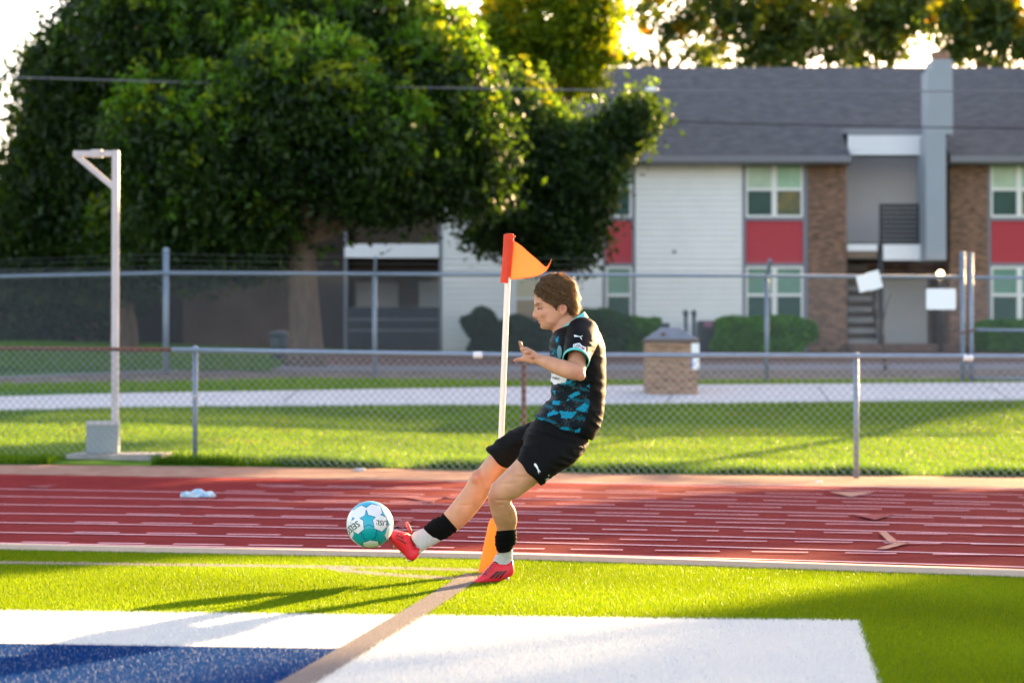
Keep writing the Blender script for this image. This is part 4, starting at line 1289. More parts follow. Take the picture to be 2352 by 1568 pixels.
# far (right) arm, hidden beyond the chest but real
tubeP(mb, [(1330, 770, -.02), (1325, 805, .09), (1318, 840, .16), (1330, 880, .22), (1345, 915, .27), (1350, 930, .28)], [.06, .05, .043, .036, .028, .026], 16)
tubeP(mb, [(1350, 930, .28), (1352, 945, .29), (1350, 958, .30)], [.026, .034, .02], 12)
for k, (du, dd) in enumerate(((-6, .27), (-2, .285), (2, .30), (6, .312))):
    tubeP(mb, [(1350 + du, 952, dd), (1348 + du, 968, dd + .01), (1344 + du, 978, dd + .01)], [.0088, .0082, .007], 8, 3)
tubeP(mb, [(1342, 940, .27), (1336, 952, .265), (1334, 962, .26)], [.010, .009, .008], 8, 3)
# palm of the near hand
hd = -.385
tubeP(mb, [(1230, 822, hd), (1221, 817, hd + .005), (1211, 812, hd + .012)], [.0245, .0235, .019], 16)
tubeP(mb, [(1224, 826, hd - .012), (1214, 824, hd), (1207, 820, hd + .012)], [.020, .019, .015], 14)
tubeP(mb, [(1229, 817, hd - .015), (1222, 811, hd - .012), (1214, 806, hd - .004)], [.017, .0155, .014], 14)
# fingers
tubeP(mb, [(1205, 812, hd + .016), (1200.5, 803, hd + .022), (1198.5, 796.5, hd + .022), (1196, 790, hd + .018), (1193.8, 785, hd + .012)], [.0105, .0098, .0092, .0086, .0074], 10, 3)
tubeP(mb, [(1214, 807, hd - .004), (1209.5, 801.5, hd - .012), (1205.5, 800.5, hd - .026), (1200.5, 801.3, hd - .036), (1196.3, 801.2, hd - .040)], [.0112, .0105, .0092, .0084, .0072], 10, 3)
tubeP(mb, [(1221, 811, hd - .016), (1216, 808, hd - .028), (1211, 808.4, hd - .040), (1207.5, 809, hd - .048), (1205.3, 809.3, hd - .05)], [.0108, .0098, .0088, .0080, .0070], 10, 3)
tubeP(mb, [(1228, 819, hd - .020), (1223, 818.8, hd - .036), (1218.5, 819.3, hd - .044), (1215, 819.6, hd - .05), (1212.8, 819.8, hd - .052)], [.0098, .0088, .0078, .0071, .0062], 10, 3)
tubeP(mb, [(1214, 825, hd + .006), (1203, 825, hd + .02), (1195, 824.5, hd + .026), (1188, 826, hd + .026), (1182.5, 827.8, hd + .022)], [.0155, .0130, .0102, .0098, .0084], 10, 3)
# neck
loft(mb, [(1272, 768, 1352, 745, .075, -.17), (1266, 756, 1335, 728, .062, -.17), (1262, 745, 1322, 716, .056, -.17), (1262, 720, 1318, 700, .058, -.17)], n=24)
# head
HD = -.17
loft(mb, [(1262, 633, 1298, 633, .026, HD), (1243, 645, 1314, 645, .056, HD), (1232, 661, 1322, 661, .068, HD), (1227.8, 676, 1326, 680, .073, HD), (1226.2, 690, 1325, 694, .0735, HD), (1226.8, 698, 1324, 703, .073, HD), (1230.5, 705.5, 1322, 711, .070, HD),
          (1231.5, 714, 1316, 720, .067, HD), (1232.5, 722, 1308, 727, .064, HD), (1234, 729, 1300, 732, .061, HD), (1237, 736, 1295, 738, .057, HD), (1240, 744, 1290, 745, .050, HD), (1243.5, 751, 1278, 753, .038, HD), (1249, 756, 1266, 757, .02, HD)], n=40, sub=3, taper=.24, e=2.15)
# brow ridge, cheeks, jaw, nose, lips, chin
for sg in (-1, 1):
    mb.ell(PD(1231.5, 698.5, HD + sg * .030), (.012, .026, .007), 12, 8)
    mb.ell(PD(1252, 719, HD + sg * .044), (.034, .013, .022), 14, 8)
    mb.ell(PD(1270, 736, HD + sg * .048), (.032, .012, .020), 14, 8)
loft(mb, [(1228.4, 701.5, 1240, 703, .0062, HD), (1226.8, 708, 1240, 710, .0078, HD), (1224.6, 715, 1240, 717, .0098, HD), (1222.3, 722.5, 1240, 724, .0125, HD), (1222.2, 727, 1240, 729, .0145, HD), (1226.5, 730.8, 1240, 731.5, .0125, HD)], n=16, sub=3)
for sg in (-1, 1): mb.ell(PD(1229.8, 727, HD + sg * .0125), (.0095, .0065, .0065), 10, 8)
mb.ell(PD(1241.0, 734.0, HD), (.0150, .0250, .0058), 14, 8)
mb.ell(PD(1242.8, 741.4, HD), (.0145, .0220, .0062), 14, 8)
mb.ell(PD(1247.0, 750.0, HD), (.0135, .020, .012), 12, 8)
# ears
from mathutils import Euler
for sg in (-1, 1):
    rt_ = Euler((0, math.radians(12), math.radians(-18 * sg)))
    mb.ell(PD(1291.5, 711, HD + sg * .078), (.0165, .008, .0265), 14, 10, rt_)
    mb.tube([PD(1288, 703, HD + sg * .083), PD(1293, 700.5, HD + sg * .088), PD(1300, 704, HD + sg * .090), PD(1300, 712, HD + sg * .088), PD(1295, 720, HD + sg * .083), PD(1290, 723, HD + sg * .080)], [.004, .005, .0055, .0055, .005, .005], 8)
body_me = fuse(mb, .0042, 3, .5)
_bm = bmesh.new(); _bm.from_mesh(body_me); _uv = to_uv(verts(body_me)); _bm.verts.ensure_lookup_table()
_sel = [_bm.verts[i] for i in range(len(_uv)) if 1219 < _uv[i, 0] < 1285 and 670 < _uv[i, 1] < 765]
for _k in range(5): bmesh.ops.smooth_vert(_bm, verts=_sel, factor=.5, use_axis_x=True, use_axis_y=True, use_axis_z=True)
_bm.to_mesh(body_me); _bm.free(); body_me.update()
V = verts(body_me); N_ = normals(body_me); uv = to_uv(V)
# carve eye sockets, mouth line and ear hollow a little
def push(c, r, amt):
    global V
    d = np.linalg.norm((V - np.array(c)) / np.array(r), axis=1)
    w = np.exp(-d * d * 1.5)
    V = V - N_ * (w * amt)[:, None]
for sg in (-1, 1):
    push(PD(1236.5, 707.5, HD + sg * .033), (.014, .014, .008), .0075)
    push(PD(1243, 738, HD + sg * .022), (.008, .016, .0032), .004)
    push(PD(1292.5, 711, HD + sg * .089), (.0075, .009, .012), .006)
    push(PD(1240, 730.5, HD + sg * .02), (.012, .006, .006), .0018)
push(PD(1240.5, 737.8, HD), (.016, .03, .0026), .004)
push(PD(1240.5, 745.4, HD), (.01, .02, .0045), .003)
# calf and thigh muscle relief, kneecap hollows, forearm tendon
push(PD(1160, 1140, -.31), (.012, .03, .03), .004)
push(PD(1112, 1108, .04), (.014, .03, .03), .004)
push(PD(1172, 1188, -.24), (.007, .025, .055), .007)
push(PD(1150, 1160, -.29), (.016, .02, .010), .004)
push(PD(1122, 1112, .03), (.010, .02, .02), .004)
push(PD(1163, 1110, -.34), (.045, .03, .008), .003)
push(PD(1060, 1160, .06), (.05, .02, .006), .003)
push(PD(1150, 1148, -.30), (.030, .03, .007), .005)
push(PD(1131, 1175, -.25), (.006, .02, .05), .003)
push(PD(1110, 1100, .03), (.006, .03, .022), .004)
push(PD(1082, 1112, .05), (.02, .03, .006), .004)
push(PD(1195, 1095, -.36), (.07, .02, .008), .004)
push(PD(1290, 838, -.53), (.06, .02, .006), .003)
push(PD(1320, 850, -.52), (.006, .02, .02), .004)
setv(body_me, V)
C = np.tile(np.array([.58, .285, .175]), (len(V), 1))
mott = fnoise(V, (26, 26, 26), 21)
C = C * (1 + .10 * mott)[:, None]
def blush(c, r, col, k):
    global C
    d = np.linalg.norm((V - np.array(c)) / r, axis=1); w = (np.exp(-d * d) * k)[:, None]
    C = C * (1 - w) + np.array(col) * w
RED = (.52, .17, .13)
for c, r, k in ((PD(1095, 1094, .05), .035, .55), (PD(1128, 1128, -.3), .042, .55), (PD(1132, 1150, -.28), .03, .35), (PD(1333, 862, -.5), .045, .5), (PD(1252, 722, HD - .05), .022, .25), (PD(1224, 726, HD), .012, .5), (PD(1292, 710, HD - .08), .02, .6),
                (PD(1194, 786, hd), .015, .6), (PD(1183, 827, hd + .02), .016, .7), (PD(1200, 802, hd), .014, .4), (PD(1210, 818, hd - .02), .02, .35), (PD(1275, 742, HD - .05), .03, .3)):
    blush(c, r, RED, k)
vcol(body_me, 'Col', C)
body = link('body', body_me, M['skin'], player, True)
body_bvh = bvh_of(body_me)
# eye, brow, lips
for sg in (-1, 1):
    e0 = MB(); e0.ell(PD(1240.5, 708.2, HD + sg * .0335), (.0115, .0110, .0075), 16, 10); ey = e0.build('eye', M['eye_white'], player, True)
    e1 = MB(); e1.ell(PD(1237.0, 708.4, HD + sg * .0385), (.0052, .0068, .0052), 12, 8); e1.build('iris', M['eye_dark'], ey, True)
    e2 = MB(); e2.tube([PD(1234.2, 707.4, HD + sg * .037), PD(1238.5, 705.6, HD + sg * .0445), PD(1243, 706.2, HD + sg * .048), PD(1247.5, 709, HD + sg * .049)], [.0022, .0042, .0042, .002], 8); e2.build('eyelid', M['skin_lid'], ey, True)
    e3 = MB(); e3.tube([PD(1234.5, 708.6, HD + sg * .0395), PD(1238.5, 708.0, HD + sg * .0475), PD(1244, 709.3, HD + sg * .0505)], [.0005, .0010, .0006], 6); e3.build('eyelash', M['brow'], ey, True)
    # eyebrow pressed on the skin
    n = 10; P = []
    for k in range(n):
        t = k / (n - 1); u = 1230.5 + 17 * t; v = 698.3 - 2.2 * math.sin(t * 2.4) + 1.5 * t * t
        if sg < 0:
            h = body_bvh.ray_cast(PD(u, v, -1), ray(u, v).normalized(), 3); p = h[0] if h[0] is not None else PD(u, v, HD - .05)
        else:
            h = body_bvh.ray_cast(PD(u, v, 1), -ray(u, v).normalized(), 3); p = h[0] if h[0] is not None else PD(u, v, HD + .05)
        P.append(p)
    e4 = MB(); e4.tube(P, [.0006 + .0014 * math.sin(math.pi * (k / (n - 1)) ** .7) for k in range(n)], 6); e4.build('eyebrow', M['brow'], player, True)
e5 = MB(); e5.ell(PD(1241.2, 735.6, HD), (.0158, .0255, .0028), 16, 8); e5.ell(PD(1242.6, 740.3, HD), (.0148, .0228, .0036), 16, 8)
e5.build('lips', M['lip'], player, True)

# ------------------------------------------------------------------ hair
hb = MB()
loft(hb, [(1266, 631, 1290, 631, .022, HD), (1247, 639, 1310, 640, .058, HD), (1236, 652, 1320, 654, .073, HD), (1229, 666, 1326, 670, .079, HD), (1227.5, 680, 1328.5, 688, .081, HD), (1231, 697, 1327.5, 701, .080, HD), (1242, 713, 1323, 717, .075, HD), (1257, 724, 1315, 726, .064, HD)], n=96, sub=10, e=2.15, taper=.12)
hm = hb.mesh('hair')
V = verts(hm); N_ = normals(hm); uv = to_uv(V)
hairpoly = [(1220, 671), (1228.7, 672), (1241.7, 683), (1254.6, 694.5), (1266, 698.5), (1273, 702), (1275, 711), (1279, 713), (1283, 703.5), (1290, 699), (1297.8, 700), (1303.5, 706), (1304, 716), (1309, 721), (1318, 724.5), (1324, 722), (1345, 700), (1345, 600), (1200, 600)]
# strand relief: ridges running from the brow back over the ear
fl = fnoise(np.c_[uv[:, 0] * .022 + uv[:, 1] * .02, uv[:, 1] * .17 - uv[:, 0] * .075, V[:, 1] * 12], (1, 1, 1), 2)
f2 = fnoise(np.c_[uv[:, 0] * .05, uv[:, 1] * .45 - uv[:, 0] * .19, V[:, 1] * 30], (1, 1, 1), 5)
V = V + N_ * ((fl * .0105 + f2 * .0060 + .001) * np.clip((uv[:, 0] - 1222) / 14, .2, 1))[:, None]
setv(hm, V)
bm = bmesh.new(); bm.from_mesh(hm); bm.verts.ensure_lookup_table()
keep = inpoly(uv, hairpoly)
bmesh.ops.delete(bm, geom=[bm.verts[i] for i in range(len(keep)) if not keep[i]], context='VERTS')
bm.to_mesh(hm); bm.free()
hair = link('hair', hm, M['hair'], player, True)
md = hair.modifiers.new('thickness', 'SOLIDIFY'); md.thickness = .008; md.offset = -1
V = verts(hm); N_ = normals(hm); uv = to_uv(V)
r_ = np.random.default_rng(11)
sel = r_.choice(len(V), 15000)
sb = []; sf_ = []
for i in sel:
    if 1276 < uv[i, 0] < 1302 and 696 < uv[i, 1] < 726: continue
    p = Vector(V[i]); nn_ = Vector(N_[i]).normalized()
    c = Vector(PD(1283, 675, HD)); fwd = Vector((1, 0, -.38 - .7 * max(0, (uv[i, 0] - 1290) / 40)))
    d = (fwd - nn_ * fwd.dot(nn_)); 
    if d.length < .05: continue
    d.normalize(); L = r_.uniform(.02, .05); w = nn_.cross(d).normalized() * .00055
    d = (d + Vector(r_.normal(size=3)) * .13).normalized()
    q = p - d * L * .3 + nn_ * .001; base = len(sb)
    for k in range(4):
        t = k / 3; pt = q + d * (L * t) + nn_ * (.0045 * math.sin(t * 2.2) * r_.uniform(.5, 1.2)) - Vector((0, 0, .006 * t * t))
        ww = w * (1 - .8 * t); sb += [tuple(pt - ww), tuple(pt + ww)]
    for k in range(3): sf_.append((base + 2 * k, base + 2 * k + 1, base + 2 * k + 3, base + 2 * k + 2))
link('hair_strands', big_mesh('hair_strands', np.array(sb), np.array(sf_), 4), M['hair_strand'], hair)

# ------------------------------------------------------------------ shirt
mb = MB()
loft(mb, [(1227, 957, 1361, 1013, .150, -.15), (1229, 951, 1367, 1003, .158, -.15), (1243, 937, 1380, 978, .162, -.15), (1262, 914, 1388, 938, .160, -.155), (1267, 885, 1391, 890, .165, -.16), (1265.5, 845, 1391.5, 842, .178, -.17), (1262, 805, 1389.5, 798, .190, -.17),
          (1263, 782, 1380, 768, .180, -.17), (1269, 766, 1366, 746, .135, -.17), (1278, 757, 1350, 731, .086, -.17)], n=48, sub=6, e=2.5)
# near sleeve, far sleeve
tubeP(mb, [(1338, 766, -.27), (1333, 790, -.36), (1327, 809, -.415), (1324, 821, -.447)], [.078, .072, .063, .0605], 28)
tubeP(mb, [(1330, 775, -.06), (1326, 800, .08), (1320, 826, .15)], [.07, .066, .06], 20)
sm = fuse(mb, .0042, 6, .5)
V = verts(sm); N_ = normals(sm); uv = to_uv(V)
# cut the rounded sleeve end flat at the cuff
ax0 = np.array(PD(1327, 809, -.415)); ax1 = np.array(PD(1324, 821, -.447)); axd = (ax1 - ax0) / np.linalg.norm(ax1 - ax0)
# folds
f1 = fnoise(np.c_[(uv[:, 0] + uv[:, 1] * .55) * .020, (uv[:, 1] - uv[:, 0] * .5) * .055, V[:, 1] * 3], (1, 1, 1), 3)
f2 = fnoise(np.c_[(uv[:, 0] - uv[:, 1] * .6) * .045, (uv[:, 1] + uv[:, 0] * .3) * .05, V[:, 1] * 5], (1, 1, 1), 4)
amp = np.interp(uv[:, 1], [740, 790, 860, 930, 1000], [.0012, .0035, .0075, .0095, .006])
amp = amp * np.interp(uv[:, 0], [1340, 1382], [1, .4])
fold = -np.abs(f1) * 2 + .6
V2 = V + N_ * (fold * amp + f2 * amp * .45)[:, None]
setv(sm, V2)
# printed cloth
C = np.tile(np.array([.007, .007, .009]), (len(V), 1))
front = [(1200, 940), (1240, 900), (1262, 880), (1250, 740), (1276, 762), (1292, 775), (1290, 812), (1300, 850), (1345, 853), (1355, 887), (1354, 930), (1338, 980), (1322, 1030), (1200, 1000)]
fr_ = inpoly(uv, front) & ~((uv[:, 1] < 850) & (V[:, 1] < Y0 - .33))
g = r_.random(len(V))
nbig = fnoise(np.c_[uv[:, 0] * .03 + uv[:, 1] * .01, uv[:, 1] * .09 - uv[:, 0] * .03, V[:, 1] * 2], (1, 1, 1), 8)
dots = (g > .80)
C[fr_] = np.array([.005, .011, .018])
C[fr_ & dots & (nbig > -.1)] = np.array([.05, .075, .085])
C[fr_ & (nbig > .28)] = np.array([.006, .09, .14])
def D2(pts): return [(1081.8 + x / 4.167, 752.6 + y / 4.167) for x, y in pts]
def D1(pts): return [(1081.8 + x / 4.629, 508 + y / 4.629) for x, y in pts]
blues = [D2(p) for p in ([(925, 655), (1030, 600), (1045, 635), (965, 672)], [(1000, 785), (1090, 715), (1130, 745), (1085, 805)], [(725, 840), (790, 785), (840, 815), (740, 850)], [(785, 700), (850, 702), (845, 742), (785, 738)],
        [(845, 795), (1010, 805), (1005, 830), (955, 868), (870, 862)], [(755, 958), (925, 948), (945, 978), (850, 1002), (800, 995)], [(995, 985), (1050, 955), (1045, 1000), (990, 1012)], [(640, 862), (705, 868), (680, 893), (650, 885)],
        [(790, 605), (825, 600), (805, 640), (790, 635)], [(910, 505), (985, 500), (945, 535), (850, 542)], [(760, 250), (800, 215), (790, 260)], [(1105, 560), (1140, 540), (1140, 575)], [(900, 690), (950, 680), (930, 700)], [(805, 105), (835, 80), (835, 130), (810, 135)])]
for b_ in blues:
    k = inpoly(uv + r_.normal(0, .35, uv.shape), b_) & fr_
    C[k] = np.array([.008, .25, .44]) * (.75 + .5 * g[k])[:, None]
badge = D2([(762, 430), (925, 470), (905, 520), (790, 542), (768, 505)])
C[inpoly(uv, badge)] = np.array([.78, .79, .84])
vcol(sm, 'Col', C)
Vc = verts(sm); ccx = np.array(PD(1323.5, 824, -.455)); dd = (Vc - ccx) @ axd
off_ = Vc - ccx - dd[:, None] * axd
cut = (dd > .006) & (np.linalg.norm(off_, axis=1) < .085) & (dd < .12) & (Vc[:, 1] < Y0 - .34)
bm = bmesh.new(); bm.from_mesh(sm); bm.verts.ensure_lookup_table()
bmesh.ops.delete(bm, geom=[bm.verts[i] for i in range(len(cut)) if cut[i]], context='VERTS'); bm.to_mesh(sm); bm.free()
shirt = link('shirt', sm, M['shirt'], player, True)
sbvh = bvh_of(sm)
# collar band
cb = MB(); cpts = [(1281, 762.5, HD - .045), (1290, 755, HD - .062), (1302, 747, HD - .074), (1316, 737, HD - .078), (1330, 727, HD - .066), (1341, 720, HD - .035), (1344, 718.5, HD), (1341, 720, HD + .035), (1330, 727, HD + .066), (1316, 737, HD + .078), (1302, 747, HD + .074), (1290, 755, HD + .062), (1281, 763, HD + .045)]
P = catmull([list(PD(*p)) for p in cpts], 5); nP = len(P)
vs = []
for i, p in enumerate(P):
    t = i / (nP - 1); hgt = .021 + .008 * math.sin(math.pi * t)
    out = np.array([p[0] - PD(1308, 742, HD).x, p[1] - (Y0 + HD), 0]); out /= np.linalg.norm(out) + 1e-6
    vs += [tuple(p + out * .016 - np.array([0, 0, hgt * .75])), tuple(p + np.array([0, 0, .006]) - out * .002), tuple(p + np.array([0, 0, .004]) - out * .007), tuple(p - np.array([0, 0, hgt * .7]) - out * .004)]
cb.add(vs, [(i * 4 + j, i * 4 + (j + 1) % 4, (i + 1) * 4 + (j + 1) % 4, (i + 1) * 4 + j) for i in range(nP - 1) for j in range(4)] + [(0, 1, 2, 3), ((nP - 1) * 4 + 3, (nP - 1) * 4 + 2, (nP - 1) * 4 + 1, (nP - 1) * 4)])
cb.build('collar', M['teal'], shirt, True)
# cuff ring
def cuff(name, c, d, r0, r1, w, m, parent, n=40):
    c, d = np.array(c), np.array(d) / np.linalg.norm(d)
    a = np.cross(d, [0, 1, 0.0]); a /= np.linalg.norm(a); b = np.cross(d, a); m_ = MB(); vs = []
    for h_, rr in ((-w / 2, r0), (w / 2, r0), (w / 2, r1), (-w / 2, r1)):
        for k in range(n):
            t = 2 * math.pi * k / n; vs.append(tuple(c + d * h_ + (a * math.cos(t) + b * math.sin(t)) * rr))
    m_.add(vs, [(i * n + k, i * n + (k + 1) % n, ((i + 1) % 4) * n + (k + 1) % n, ((i + 1) % 4) * n + k) for i in range(4) for k in range(n)])
    return m_.build(name, m, parent, True)
cc = np.array(PD(1323.5, 824, -.455))
cuff('sleeve_trim', cc + axd * .004, axd, .0625, .0575, .015, M['teal'], shirt)
# emblems
cat = [(x * .5, y) for x, y in ()]
def D3(pts): return [((1380 + x / 22.4) / 1.063, (800 + y / 22.4) / 1.063) for x, y in pts]
decal('sleeve_emblem', [D3([(470, 400), (520, 385), (640, 415), (760, 460), (740, 490), (620, 470), (480, 495), (500, 465)]), D3([(740, 455), (850, 470), (860, 500), (800, 500), (740, 490)]), D3([(840, 480), (900, 425), (965, 425), (960, 445), (910, 455), (860, 505)]), D3([(790, 495), (850, 495), (880, 555), (930, 645), (895, 650), (830, 560)])], sbvh, M['emblem_white'], shirt, sub=1)
bd = decal('sleeve_badge', [D3([(440, 900), (600, 855), (740, 825), (830, 850), (900, 955), (880, 1150), (800, 1100), (640, 1080), (430, 1110)]), D3([(900, 955), (1000, 1010), (1140, 1060), (1140, 1300), (1000, 1235), (840, 1180), (880, 1150)])], sbvh, M['emblem_white'], shirt, sub=2)
decal('badge_letters', text_polys('USL', (1380 + 690 / 22.4) / 1.063, (800 + 985 / 22.4) / 1.063, 6.8, math.radians(3), 1.05), sbvh, M['emblem_navy'], bd, .0038, sub=0)
decal('badge_square', [D3([(900, 1020), (1060, 1085), (1050, 1215), (895, 1150)])], sbvh, M['emblem_red'], bd, .0034, sub=1)
decal('badge_numeral', text_polys('1', (1380 + 975 / 22.4) / 1.063, (800 + 1120 / 22.4) / 1.063, 4.6, math.radians(-20)), sbvh, M['emblem_white'], bd, .005, sub=0)
decal('sponsor_letters', text_polys('INERY', (1320 + 720 / 19.6) / 1.063, (880 + 850 / 19.6) / 1.063, 5.0, math.radians(-12), .95), sbvh, M['emblem_navy'], shirt, .003, sub=0)
decal('hem_tag', [[((1370 + x / 31.36) / 1.063, (1030 + y / 31.36) / 1.063) for x, y in ((590, 745), (930, 940), (890, 1010), (535, 830))]], sbvh, M['emblem_white'], shirt, sub=1)
crest = [(1081.8 + (940 + 26 * math.cos(t)) / 4.629, 508 + (1390 + 70 * math.sin(t)) / 4.629) for t in np.linspace(0, 2 * math.pi, 15)[:-1]]
decal('crest', [crest], sbvh, mat('pale_teal_crest', (.12, .30, .36), .6, .4, 300), shirt, sub=1)

# ------------------------------------------------------------------ shorts
mb = MB()
loft(mb, [(1240, 950, 1352, 1000, .145, -.14), (1226, 966, 1354, 1016, .165, -.14), (1208, 990, 1343, 1035, .18, -.14), (1200, 1010, 1325, 1058, .17, -.14)], n=40, sub=5, e=2.4)
loft(mb, [(1226, 968, 1335, 1030, .12, -.06), (1190, 978, 1278, 1048, .118, -.02), (1153, 1001, 1216, 1066, .108, .03), (1128, 1020, 1178, 1076, .100, .06), (1116.6, 1030, 1158.6, 1078, .096, .07)], n=36, sub=5, e=2.3)
loft(mb, [(1215, 985, 1345, 1028, .135, -.20), (1203, 1015, 1318, 1062, .128, -.235), (1195, 1036, 1279, 1087, .115, -.26), (1189, 1052, 1250, 1110, .104, -.275), (1188, 1056.5, 1243, 1115, .102, -.278)], n=36, sub=5, e=2.3)
hm_ = fuse(mb, .0052, 4, .5)
V = verts(hm_); N_ = normals(hm_); uv = to_uv(V)
f1 = fnoise(np.c_[(uv[:, 0] * .8 + uv[:, 1]) * .022, (uv[:, 1] - uv[:, 0] * .55) * .05, V[:, 1] * 4], (1, 1, 1), 13)
f2 = fnoise(np.c_[uv[:, 0] * .06, uv[:, 1] * .05, V[:, 1] * 6], (1, 1, 1), 14)
V = V + N_ * ((-np.abs(f1) * 2 + .5) * .0075 + f2 * .002)[:, None]
setv(hm_, V)
shorts = link('shorts', hm_, M['shorts'], player, True)
hbvh = bvh_of(hm_)
def D5(pts): return [((1290 + x / 31.36) / 1.063, (1120 + y / 31.36) / 1.063) for x, y in pts]
decal('shorts_emblem', [D5([(440, 350), (540, 310), (600, 370), (690, 500), (560, 590), (510, 580), (440, 460)]), D5([(560, 590), (690, 500), (790, 780), (720, 830), (620, 720)]), D5([(720, 830), (790, 780), (870, 890), (830, 980), (775, 1060), (715, 960)]), D5([(870, 930), (940, 920), (940, 990), (880, 995)]), D5([(780, 1080), (845, 1100), (830, 1135), (785, 1130)])], hbvh, M['emblem_white'], shorts, sub=1)
decal('side_piping', [[((1150 + x / 3.92) / 1.063, (800 + y / 3.92) / 1.063) for x, y in ((742, 1405), (748, 1405), (744, 1475), (736, 1470))]], hbvh, M['emblem_white'], shorts, sub=1)

# ------------------------------------------------------------------ socks
def clothing(name, secs, m, parent, vox=.004, folds=0.0, seed=1, n=28, e=2.1):
    mb = MB(); loft(mb, secs, n=n, sub=5, e=e); me = fuse(mb, vox, 3, .5)
    if folds:
        V = verts(me); N_ = normals(me); uv = to_uv(V)
        d = np.array([secs[-1][0] - secs[0][0], secs[-1][1] - secs[0][1]]); d = d / np.linalg.norm(d)
        s_ = uv @ d
        V = V + N_ * (folds * (np.array([noise.noise(Vector((a * .16, b * .03, seed))) for a, b in zip(s_, V[:, 1] * 100)])))[:, None]
        setv(me, V)
    return link(name, me, m, parent, True)
clothing('sock', [(974, 1212, 1014, 1241, .041, .115), (961, 1217, 998, 1250, .039, .11), (950, 1222, 982, 1258, .037, .10), (942, 1232, 970, 1268, .034, .095)], M['white_sock'], player, .004, .0015)
clothing('sock_cuff', [(1018.5, 1178.5, 1052, 1214.5, .055, .122), (1012, 1184, 1046, 1222, .056, .122), (1000, 1189, 1034, 1230, .057, .12), (987, 1196, 1026, 1236, .056, .12), (976, 1207, 1012, 1242, .047, .117), (973, 1213, 1007, 1242, .044, .115)], M['black_sock'], player, .004, .006, 3)
clothing('sock', [(1144, 1262, 1178, 1256, .038, -.03), (1139, 1272, 1178, 1267, .037, -.02), (1133, 1284, 1177, 1284, .038, -.005), (1132, 1294, 1176, 1296, .037, 0)], M['white_sock'], player, .004, .0015, 4)
clothing('sock_cuff', [(1140, 1219, 1187, 1214, .054, -.12), (1137, 1232, 1187, 1228, .056, -.10), (1136.5, 1246, 1188, 1238, .057, -.075), (1139, 1259, 1184, 1250, .054, -.05), (1145, 1268, 1172, 1265, .042, -.035)], M['black_sock'], player, .004, .006, 5)

# ------------------------------------------------------------------ boots
def boot(secs, label=None):
    mb = MB(); loft(mb, secs, n=30, sub=5, e=2.4, taper=.12); me = fuse(mb, .0036, 2, .5)
    o = link('boot', me, M['boot'], player, True)
    return o, bvh_of(me)
b1_, bv1 = boot([(1180, 1293, 1181, 1309, .016, 0), (1177, 1284, 1178.5, 1318, .031, 0), (1170, 1283, 1169, 1326, .037, 0), (1152, 1288, 1151, 1333, .039, -.005), (1136, 1286, 1136, 1338.5, .041, -.01), (1120, 1302, 1120, 1340, .046, -.02), (1104, 1319, 1103, 1340, .044, -.03), (1093, 1328.5, 1092, 1339, .033, -.037), (1086.5, 1333, 1086, 1337.5, .015, -.04)])
def F7(pts): return [((1150 + x / 7.843) / 1.063, (1240 + y / 7.843) / 1.063) for x, y in pts]
decal('stripe', [F7([(345, 1345), (490, 1205), (572, 1200), (400, 1348)])], bv1, M['boot_dark'], b1_, .0018, sub=2)
decal('stripe', [F7([(440, 1340), (575, 1205), (630, 1200), (490, 1338)])], bv1, M['boot_dark'], b1_, .0018, sub=2)
decal('stripe', [F7([(525, 1340), (645, 1195), (690, 1193), (570, 1338)])], bv1, M['boot_dark'], b1_, .0018, sub=2)
decal('tongue', [F7([(395, 1025), (430, 960), (470, 970), (495, 1020), (570, 1030), (578, 1066), (480, 1052)])], bv1, M['boot_dark'], b1_, .003, sub=1)
decal('lacing_gap', [F7([(380, 1070), (420, 1090), (360, 1180), (300, 1285), (190, 1275), (260, 1190)])], bv1, M['boot_dark'], b1_, .0022, sub=2)
def lace(parent, bv, pts, r=.0019):
    P = []
    for u, v in pts:
        h = bv.ray_cast(PD(u, v, -1), ray(u, v).normalized(), 3)
        P.append((h[0] if h[0] is not None else bv.find_nearest(PD(u, v, -.03))[0]) - Vector((0, .004, 0)))
    m_ = MB(); m_.tube(P, r, 6); m_.build('lace', M['lace'], parent, True)
for x, y in ((405, 1085), (370, 1125), (335, 1170), (300, 1215), (262, 1262)):
    lace(b1_, bv1, F7([(x - 75, y - 5), (x - 30, y + 22), (x + 15, y + 10), (x + 50, y - 10)]))
lace(b1_, bv1, F7([(390, 1080), (350, 1130), (310, 1220), (345, 1290), (370, 1260)]))
lace(b1_, bv1, F7([(400, 1060), (470, 1050), (490, 1100), (440, 1200), (395, 1190), (410, 1110)]))
decal('heel_piping', [F7([(760, 930), (775, 940), (800, 1080), (812, 1100), (800, 1105), (775, 1020)])], bv1, M['boot_dark'], b1_, .003, sub=1)
sm_ = MB()
for u, v, dd in ((1166, 1331, -.02), (1166, 1331, .02), (1126, 1342, -.045), (1126, 1342, .01), (1106, 1342.5, -.055), (1106, 1342.5, -.005)):
    c = PD(u, v, dd); q = MB(); q.tube([c + Vector((0, 0, .012)), c - Vector((0, 0, .006))], [.007, .0045], 8); q.build('stud', M['sole'], b1_, True)

